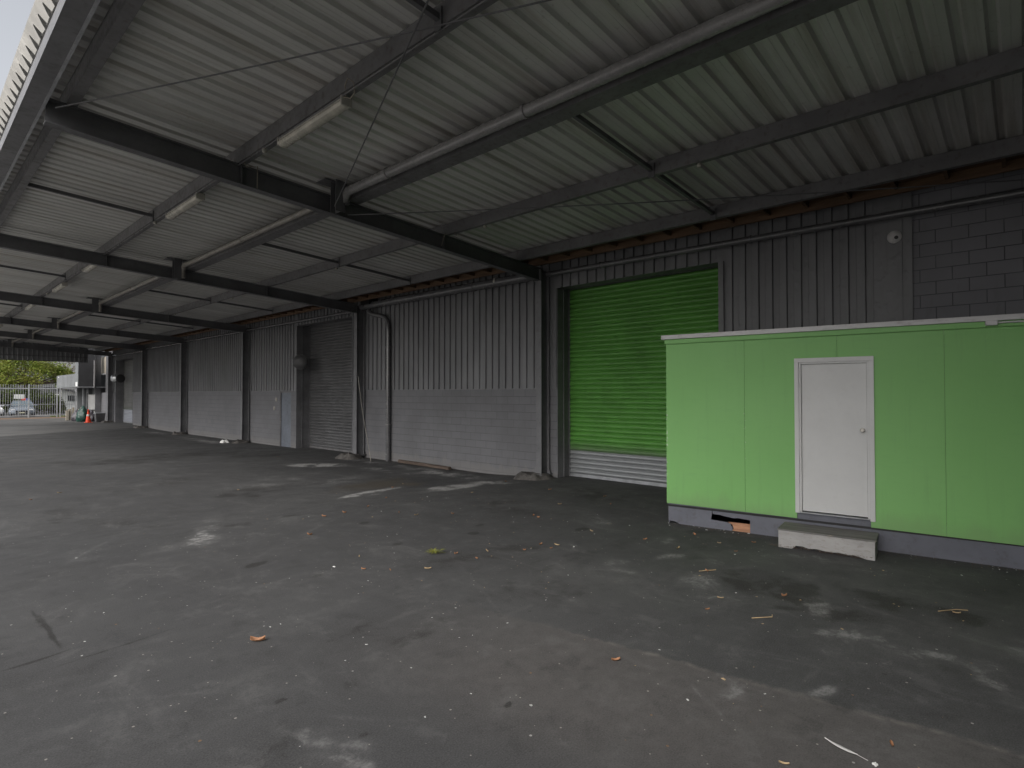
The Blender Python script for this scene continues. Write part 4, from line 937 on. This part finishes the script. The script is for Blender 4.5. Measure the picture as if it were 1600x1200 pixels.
def leaf_mesh(l, wd, curl):
    m = MB(); vs_ = []; n = 6
    for i in range(n + 1):
        f = i / n; wv = wd * math.sin(math.pi * min(1, f * .9 + .06)) * (1 + .25 * math.sin(f * 9))
        z = curl * (f - .5) ** 2 * 4
        vs_ += [(l * (f - .5), -wv, z + curl * .7), (l * (f - .5), 0, z * .6), (l * (f - .5), wv, z + curl)]
    m.add([(a, b_, c + .004) for a, b_, c in vs_], [(3 * i + k, 3 * i + k + 1, 3 * i + k + 4, 3 * i + k + 3) for i in range(n) for k in (0, 1)]); m.smooth = True
    return m
leaves = [leaf_mesh(.085, .018, .014).build('fallen_leaf', 'leafdry'), leaf_mesh(.07, .022, .02).build('fallen_leaf', 'leafdry'), leaf_mesh(.09, .014, .012).build('fallen_leaf', 'leafpale')]
LV = [(4.8, 8.58), (5.19, 8.6), (3.89, 6.1), (3.64, 5.62), (4.01, 7.56), (5.86, 7.49), (5.79, 7.87), (6.33, 7.12), (5.13, 5.11), (4.81, 4.97), (5.48, 4.78), (7.5, 3.07), (7.25, 2.75), (6.22, 2.69), (5.49, 2.24), (5.12, 2.21), (5.97, 1.79), (6.57, .49), (3.68, 2.3), (1.89, 14.9), (2.44, 15.49), (5.83, 4.8), (5.78, 4.58), (5.95, 4.62), (7.13, 6.02), (7.07, 5.87), (6.9, 4.72), (9.41, 6.12), (9.65, 9.0), (6.89, 3.36), (7.85, 2.74), (5.78, 8.78), (4.15, 5.09), (3.83, 5.37), (4.77, 5.3), (3.27, .99), (3.86, .59), (8.8, 5.6), (8.2, 6.3), (9.3, 7.4), (6.6, 9.4), (8.0, 8.4), (7.0, 3.9), (7.7, 3.5), (5.2, 13.0), (8.9, 19.0), (7.7, 10.7), (8.2, 11.0)]
for i, (x, y) in enumerate(LV):
    k = 0 if i % 3 == 0 else (1 if i % 3 == 1 else 2)
    o = leaves[k] if i == k else leaves[k].copy()
    if i != k: COL.objects.link(o)
    o.location = (x, y, gz(x, y)); o.rotation_euler = (random.uniform(-.15, .15), random.uniform(-.15, .15), random.uniform(0, 6.28)); s_ = random.uniform(.5, .95) ; o.scale = (s_, s_, s_)
    tag(o, 'small dry brown leaf lying loose on the dark concrete' if k < 2 else 'small pale straw coloured leaf lying loose on the dark concrete', 'leaf', 'dry brown leaves on the concrete' if k < 2 else 'pale leaves on the concrete')
o = leaf_mesh(.115, .022, .022).build('fallen_leaf', 'leafdry'); o.location = (2.01, 4.62, gz(0, 0)); o.rotation_euler = (0, 0, R(-40)); tag(o, 'single larger orange brown leaf lying alone in the foreground', 'leaf')
m = MB()
for i in range(26):
    a = random.uniform(0, 6.28); l = random.uniform(.05, .13); b0 = Vector((4.61 + random.uniform(-.03, .03), 5.51 + random.uniform(-.05, .05), .006))
    tip = b0 + Vector((math.cos(a) * l, math.sin(a) * l, random.uniform(.01, .07))); mid_ = b0.lerp(tip, .5) + Vector((0, 0, .02))
    sd_ = Vector((-math.sin(a), math.cos(a), 0)) * .010
    m.add([b0, mid_ + sd_, tip, mid_ - sd_], [(0, 1, 2, 3)])
tag(m.build('green_sprig', 'sprig'), 'yellow green broken sprig lying on the concrete', 'sprig')
for i, (pts, l) in enumerate(((((5.18, 1.83, .008), (5.32, 1.70, .012), (5.38, 1.72, .008)), 'thin brown twig on the concrete between the pale scuffs and cabin'), (((6.15, 2.75, .008), (6.30, 2.62, .015)), 'short twig on the concrete in front of the cabin step'), (((6.5, .62, .008), (6.65, .5, .012), (6.7, .42, .01)), 'twig on the dark stain at the right'))):
    tag(MB().tube(pts, .0042, 6).build('twig', 'leafpale'), l, 'twig', 'twigs on the concrete')

# ------------------------------------------------------------------ far end of the yard
ofc = thing('office_block', 'grey clad office block with overhanging upper storey past the end of the canopy', 'building', (9.28, 52.5, 0))
m = MB(); m.box((9.29, 52.5, 2.60), (10.3, 60.5, 3.55)); m.box((9.29, 52.502, 3.552), (10.3, 53.5, 5.6)); m.build('upper_wall', 'officedark', ofc)
pr = sheet_profile(52.5, 60.7, .2, .012, .03, .01); n = len(pr)
m = MB(); m.add([(9.275 - h, y, z) for z in (2.55, 3.58) for y, h in pr], [(i, i + 1, n + i + 1, n + i) for i in range(n - 1)]); m.box((9.276, 52.49, 2.55), (9.288, 60.7, 3.58)); m.box((9.27, 52.49, 3.581), (9.288, 53.5, 5.6)); m.build('cladding', 'greyclad', ofc)
m = MB(); m.box((9.3, 52.4, 2.545), (14, 60.6, 2.598)); m.build('soffit', 'galv', ofc)
m = MB(); m.box((10.79, 54.72, 2.6), (14, 60.5, 5.2)); m.box((10.3, 58.5, -.1), (14, 58.7, 2.54)); m.box((11.3, 54.71, -.1), (11.4, 58.4, 2.54)); m.build('lower_wall', 'greyclad', ofc)
for y in (54.5, 56.0):
    m = MB(); m.box((10.2, y, -.1), (10.3, y + .1, 2.543)); m.build('post', 'galv', ofc)
m = MB(); m.box((9.255, 52.6, 2.62), (9.262, 53.3, 2.95)); m.build('notice_board', 'signface', ofc)
m = MB(); m.box((9.24, 59.6, 3.38), (9.26, 59.9, 3.5)); m.build('flood_lamp', 'white', ofc)
m = MB(); m.tube([(10.25, 52.35, 4.6), (10.25, 52.35, 2.5)], .06); m.build('drain_pipe', 'pvc', ofc)
gl = MB(); gl.box((9.95, 52.9, .05), (10.5, 52.94, 2.0)); gd = gl.build('glass_gate', 'whitewall', ofc); m = MB(); m.box((9.9, 52.88, .0), (9.95, 52.96, 2.1)); m.box((10.5, 52.88, 0), (10.55, 52.96, 2.1)); m.box((9.951, 52.89, .75), (10.499, 52.95, .85)); m.build('gate_frame', 'steel', gd)  # panel coloured white to stand in for the lit background through the glass

def gate(x0, x1, label, post_x):
    t = thing('metal_gate', label, 'gate', (x0, 64, 0))
    m = MB(); x = x0 + .08
    while x < x1 - .02:
        m.box((x - .013, 63.987, .14), (x + .013, 64.013, 2.88)); x += .162
    m.build('picket_panel', 'fence', t)
    for z in (.16, 1.14, 2.53):
        m = MB(); m.box((x0, 63.955, z - (.02 if z == 1.14 else .04)), (x1, 63.985, z + (.02 if z == 1.14 else .04))); m.build('rail', 'fence', t)
    for px in post_x:
        m = MB(); m.box((px - .05, 63.90, -.05), (px + .05, 63.953, 2.9)); m.build('post', 'fence', t)
    return t
gate(-1.0, 7.92, 'wide grey picket sliding gate in front of the parked silver car', (-.9, 3.4, 7.87))
gate(7.95, 9.85, 'narrow grey picket gate leaf in front of the dark hedge', (9.8,))
gate(9.98, 11.2, 'short grey picket fence panel in front of the white house', (10.03, 11.15))

def lathe_cone():
    t = thing('traffic_cone', 'orange traffic cone with a grey band standing by the green bag', 'traffic cone', (9.42, 49.8, gz(9, 49.8)))
    z = gz(9, 49.8); c = (9.42, 49.8, z)
    m = MB(); m.box((9.20, 49.58, z), (9.64, 50.02, z + .04)); m.build('cone_base', 'orange', t, .01)
    m = MB(); m.lathe(c, [(.17, .041), (.135, .30), (.105, .48), (.092, .56), (.065, .74), (.05, .84), (.03, .85)], 20); m.build('cone_body', 'orange', t)
    m = MB(); m.lathe(c, [(.121, .48), (.1215, .47), (.109, .53), (.100, .60), (.098, .60)][1:4], 20); m.build('band', 'reflect', t)
    m = MB(); m.lathe(c, [(.02, .85), (.05, .86), (.06, .90), (.045, .95), (.001, .96)], 12); m.build('cone_top', 'orange', t)
lathe_cone()
def lump(name, c, r, mat, label, cat, seed, tie=False):
    bm = bmesh.new(); bmesh.ops.create_icosphere(bm, subdivisions=4, radius=1)
    for v in bm.verts:
        q = v.co.copy(); d = 1 + .22 * noise.noise(q * 1.7 + Vector((seed, 0, 0))) + .10 * noise.noise(q * 5 + Vector((0, seed, 0)))
        z = q.z * d
        v.co = Vector((q.x * r[0] * d * (1 - .35 * max(0, z)), q.y * r[1] * d * (1 - .35 * max(0, z)), max(-.55, z) * r[2] + .55 * r[2]))
    me = bpy.data.meshes.new(name); bm.to_mesh(me); bm.free(); me.materials.append(M[mat])
    for p_ in me.polygons: p_.use_smooth = True
    o = bpy.data.objects.new(name, me); COL.objects.link(o); o.location = c
    return tag(o, label, cat)
lump('rubbish_bag', (9.55, 52.0, gz(9, 52)), (.48, .45, .72), 'greenbag', 'full dark green rubbish bag left of the orange cone', 'rubbish bag', 1.2)
lump('rubbish_bag', (9.42, 53.3, gz(9, 52)), (.40, .40, .55), 'rubbish', 'grey plastic rubbish bag behind the green bag', 'rubbish bag', 4.2)
lump('rubbish_bag', (9.98, 51.9, gz(9, 52)), (.30, .35, .55), 'rubbish', 'dark rubbish bag right behind the orange cone', 'rubbish bag', 7.7)
pt = thing('planter_tub', 'square dark tub with a pale rim between the cone and the last column', 'planter', (10.25, 50.6, gz(10, 50)))
z = gz(10, 50); m = MB(); vs_ = []
for zz, r in ((z, .24), (z + .62, .30)): vs_ += [(10.25 - r, 50.6 - r, zz), (10.25 + r, 50.6 - r, zz), (10.25 + r, 50.6 + r, zz), (10.25 - r, 50.6 + r, zz)]
m.add(vs_, [(3, 2, 1, 0), (4, 5, 6, 7), (0, 1, 5, 4), (1, 2, 6, 5), (2, 3, 7, 6), (3, 0, 4, 7)]); m.build('tub', 'planter', pt, .02)
m = MB(); m.box((9.93, 50.28, z + .621), (10.57, 50.92, z + .68)); m.build('tub_rim', 'fence', pt, .01)
m = MB()
for i in range(6): m.box((9.0 + i * .19, 55.0 + (i % 2) * .1, 0), (9.14 + i * .19, 55.2 + (i % 2) * .1, .75 + .12 * ((i * 7) % 3)))
tag(m.build('stacked_boards', 'tan'), 'pale boards standing against the dark wall behind the rubbish bags', 'boards')

# parked cars
def car(loc, rz, label, paint_):
    t = thing('parked_car', label, 'car', loc, rz, 'parked cars beyond the gate', local=True)
    # local: nose toward -y
    def ring(y, w_, zl, zh, sh):
        return [(-w_ * .93, y, zl), (-w_, y, zl + (zh - zl) * .3), (-w_ * .98, y, zl + (zh - zl) * .7), (-w_ * sh, y, zh), (0, y, zh + .03), (w_ * sh, y, zh), (w_ * .98, y, zl + (zh - zl) * .7), (w_, y, zl + (zh - zl) * .3), (w_ * .93, y, zl)]
    def loft(rings):
        m = MB(); n = len(rings[0]); m.add([v for q in rings for v in q], [(i * n + k, i * n + (k + 1) % n, (i + 1) * n + (k + 1) % n, (i + 1) * n + k) for i in range(len(rings) - 1) for k in range(n)] + [tuple(range(n))[::-1], tuple(range((len(rings) - 1) * n, len(rings) * n))]); m.smooth = True; return m
    loft([ring(-2.30, .70, .28, .58, .85), ring(-2.22, .82, .22, .68, .86), ring(-1.9, .90, .18, .76, .84), ring(-1.2, .92, .18, .86, .84), ring(-.7, .92, .18, .94, .86), ring(1.2, .92, .18, .96, .86), ring(1.9, .90, .2, .96, .84), ring(2.25, .84, .28, .90, .84), ring(2.3, .78, .32, .85, .84)]).build('body', paint_, t)
    cab_ = [[(-.80, -.95, .93), (-.79, -.9, .95), (.79, -.9, .95), (.80, -.95, .93)], [(-.74, -.35, .93), (-.62, -.20, 1.36), (.62, -.20, 1.36), (.74, -.35, .93)], [(-.80, .5, .93), (-.62, .4, 1.44), (.62, .4, 1.44), (.80, .5, .93)], [(-.80, 1.3, .94), (-.60, 1.1, 1.38), (.60, 1.1, 1.38), (.80, 1.3, .94)], [(-.74, 1.95, .94), (-.70, 1.9, .97), (.70, 1.9, .97), (.74, 1.95, .94)]]
    m = MB(); n = 4; m.add([v for q in cab_ for v in q], [(i * n + k, i * n + (k + 1) % n, (i + 1) * n + (k + 1) % n, (i + 1) * n + k) for i in range(4) for k in range(n)]); m.build('windows', 'carglass', t)
    m = MB(); m.add([(-.63, -.22, 1.365), (.63, -.22, 1.365), (.63, .4, 1.45), (-.63, .4, 1.45), (-.61, 1.12, 1.39), (.61, 1.12, 1.39), (-.67, -.22, 1.33), (.67, -.22, 1.33), (.67, .4, 1.40), (-.67, .4, 1.40), (-.65, 1.14, 1.35), (.65, 1.14, 1.35)], [(0, 1, 2, 3), (3, 2, 5, 4), (0, 3, 9, 6), (3, 4, 10, 9), (1, 7, 8, 2), (2, 8, 11, 5), (0, 6, 7, 1)]); m.build('roof_panel', paint_, t)
    for s_ in (-1, 1):
        m = MB(); m.tube([(s_ * .81, -.92, .93), (s_ * .645, -.2, 1.35)], .035, 6); m.build('pillar', paint_, t)
        m = MB(); m.box((s_ * .62 - .16, -2.29, .58), (s_ * .62 + .16, -2.10, .68)); m.build('headlight', 'lens', t, .02)
        m = MB(); m.box((s_ * .98 - .10, -.75, .93), (s_ * .98 + .10, -.62, 1.06)); m.build('wing_mirror', paint_, t, .02)
        for y in (-1.42, 1.40):
            wl = MB(); wl.lathe((s_ * .80, y, .31), [(.2, -.11), (.29, -.11), (.315, -.08), (.315, .08), (.29, .11), (.2, .11)], 22, 'x'); wo_ = wl.build('wheel', 'tyre', t)
            r_ = MB(); r_.lathe((s_ * .80, y, .31), [(.001, -.10), (.20, -.105), (.20, .105), (.001, .10)], 18, 'x'); r_.build('rim', 'galv', wo_)
    m = MB(); m.box((-.42, -2.335, .40), (.42, -2.20, .56)); m.box((-.78, -2.275, .28), (-.50, -2.15, .42)); m.box((.50, -2.275, .28), (.78, -2.15, .42)); m.box((-.40, -2.335, .24), (.40, -2.2, .33)); m.build('grille', 'black', t)
    m = MB(); m.box((-.19, -2.35, .335), (.19, -2.338, .395)); m.build('number_plate', 'plate', t)
    return t
car((8.05, 69.2, 0), R(-7), 'silver blue car parked nose on behind the picket gate', 'carblue')
car((5.75, 70.5, 0), R(4), 'white car parked beyond the gate at the left edge', 'carwhite')
sg = thing('road_sign', 'plain pale sign board behind the gate above the silver car', 'sign', (7.5, 66.2, 0))
m = MB(); m.box((7.15, 66.2, 1.62), (7.85, 66.23, 2.02)); m.build('board', 'signface', sg); m = MB(); m.tube([(7.5, 66.26, 0), (7.5, 66.26, 2.0)], .025); m.build('sign_post', 'fence', sg)
rb = thing('low_sign', 'small red and blue board just above the roof of the silver car', 'sign', (8.9, 74.5, 0))
m = MB(); m.box((8.62, 74.5, 1.42), (8.95, 74.53, 1.66)); m.build('red_panel', 'red', rb); m = MB(); m.box((8.96, 74.5, 1.40), (9.26, 74.53, 1.62)); m.build('blue_panel', 'bluep', rb); m = MB(); m.tube([(8.9, 74.56, 0), (8.9, 74.56, 1.5)], .03); m.build('sign_post', 'fence', rb)

# white house over the road
hs_ = thing('white_house', 'white weatherboard house with a dark sloping roof beyond the fence', 'house', (13.2, 85, 0))
pr = sheet_profile(13.2, 24, .3, .02, .05, .02); n = len(pr)
m = MB(); m.add([(x, 85 - h, z) for z in (-.1, None) for x, h in pr] if False else [(x, 85 - h, z) for k_ in (0, 1) for x, h in pr for z in ((-.1,) if k_ == 0 else (2.75 - .34 * (x - 13.2) if x < 15.2 else 2.07,))], [(i, i + 1, n + i + 1, n + i) for i in range(n - 1)])
m.box((13.21, 85.03, -.1), (23.9, 92, 2.05)); m.build('wall', 'whitewall', hs_)
m = MB(); m.beam((12.7, 88, 2.92), (15.6, 88, 1.98), [(-3.6, 0), (4.5, 0), (4.5, .12), (-3.6, .12)], (0, 1, 0)); m.beam((15.6, 88, 1.98), (25, 88, 2.1), [(-3.6, 0), (4.5, 0), (4.5, .12), (-3.6, .12)], (0, 1, 0)); m.build('roof', 'roofdark', hs_)
m = MB(); m.box((14.05, 84.93, 1.25), (15.4, 84.975, 1.85)); wn_ = m.build('window', 'glass', hs_); m = MB(); m.box((14.0, 84.92, 1.20), (15.45, 84.97, 1.249)); m.box((14.0, 84.92, 1.851), (15.45, 84.97, 1.9)); m.build('window_frame', 'greyclad', wn_)
hl = thing('pale_garage', 'low white garage at the left edge behind the white car', 'garage', (2, 84, 0))
m = MB(); m.box((-4, 84, -.1), (7.4, 90, 1.5)); m.build('wall', 'whitewall', hl); m = MB(); m.beam((-4.4, 87, 1.5), (7.8, 87, 1.5), [(-3.4, 0), (3.4, 0), (0, .9)], (0, 1, 0)); m.build('roof', 'roofdark', hl)

# trees
def tree(loc, spread, h0, h1, label, leafmat, n_cl, per, leaf, lean=0, trunk_r=.25, seed=0, dome=1.0, name='tree', group=None, cl_r=.9):
    rnd = random.Random(seed)
    t = thing(name, label, 'tree', loc, 0, group, local=True)
    m = MB(); top = Vector((lean, 0, h0 + .3))
    m.tube([(0, 0, -.1), (lean * .3, .05, h0 * .4), top], [trunk_r, trunk_r * .8, trunk_r * .62], 9)
    cents = []
    for i in range(n_cl):
        a = rnd.uniform(0, 6.28); f = math.sqrt(rnd.random()); dz = 1 - f ** 2.2
        z = h0 + (h1 - h0) * (dz * dome * rnd.uniform(.55, 1) + (1 - dome) * rnd.random())
        cents.append(Vector((lean + math.cos(a) * spread[0] * f, math.sin(a) * spread[1] * f, z)))
    for c in cents[::max(1, n_cl // 26)]:
        mid_ = top.lerp(c, .5) + Vector((rnd.uniform(-.3, .3), rnd.uniform(-.3, .3), -.15))
        m.tube([top + Vector((0, 0, -.2)), mid_, c], [trunk_r * .42, trunk_r * .22, .02], 6)
    m.build('trunk', 'bark', t)
    m = MB(); vs_ = []; fs = []
    for c in cents:
        rr = cl_r * rnd.uniform(.6, 1.25)
        for k in range(per):
            d = Vector((rnd.gauss(0, 1), rnd.gauss(0, 1), rnd.gauss(0, .55))); d = d * (rr / max(.6, d.length)) * rnd.random() ** .4
            p_ = c + d
            nrm = Vector((rnd.gauss(0, .7), rnd.gauss(0, .7), 1)).normalized(); a = nrm.orthogonal().normalized(); a.rotate(Matrix.Rotation(rnd.uniform(0, 6.28), 3, nrm)); b_ = nrm.cross(a)
            l = leaf * rnd.uniform(.7, 1.3); i = len(vs_)
            vs_ += [p_ - a * l, p_ + b_ * l * .55, p_ + a * l, p_ - b_ * l * .55]; fs.append((i, i + 1, i + 2, i + 3))
    m.add(vs_, fs); m.build('crown', leafmat, t)
    return t
tree((9.5, 80.5, 0), (4.3, 4.0), 3.0, 6.9, 'broad spreading lime green tree beyond the gate', 'leaf_lime', 115, 100, .12, .2, .3, 3, .9, cl_r=.95)
tree((13.6, 90, 0), (3.4, 3.0), 4.2, 8.4, 'thin open crowned tree showing sky through its branches', 'leaf_thin', 30, 22, .12, .5, .14, 8, .8, cl_r=.7)
tree((3.5, 92, 0), (6, 4), 2.6, 7.5, 'dark green tree behind the lime green tree at the left', 'leaf_dark', 120, 70, .19, 0, .3, 12, .85, cl_r=1.1)
HD = ['dark leafy shrub behind the silver car', 'dense dark shrub under the lime green tree trunk', 'mid green shrub right of the silver car', 'untidy dark shrub beside the white house']
for i, (x, y, sx) in enumerate(((6.9, 77, 1.8), (9.3, 78, 1.6), (10.9, 77.5, 1.1), (11.9, 78.5, .5))):
    tree((x, y, 0), (sx, 1.3), .25, (2.9, 2.6, 2.1, 1.2)[i], HD[i], 'leaf_dark', 60, 70, .12, 0, .08, 20 + i, .25, 'shrub', 'shrubs along the far side of the road', .55)
# grass at the fence foot
m = MB(); rnd = random.Random(5); vs_ = []; fs = []
for i in range(5000):
    x = rnd.uniform(9.6, 16); y = rnd.uniform(64.7, 67.5) if x > 11.5 else rnd.uniform(64.7, 66); a = rnd.uniform(0, 6.28); hgt = rnd.uniform(.04, .14); k = len(vs_)
    vs_ += [(x, y, 0), (x + .02 * math.cos(a), y + .02 * math.sin(a), 0), (x + rnd.uniform(-.04, .04), y, hgt)]; fs.append((k, k + 1, k + 2))
m.add(vs_, fs); tag(m.build('grass', 'grass'), 'strip of short green grass behind the fence', 'grass', kind='stuff')
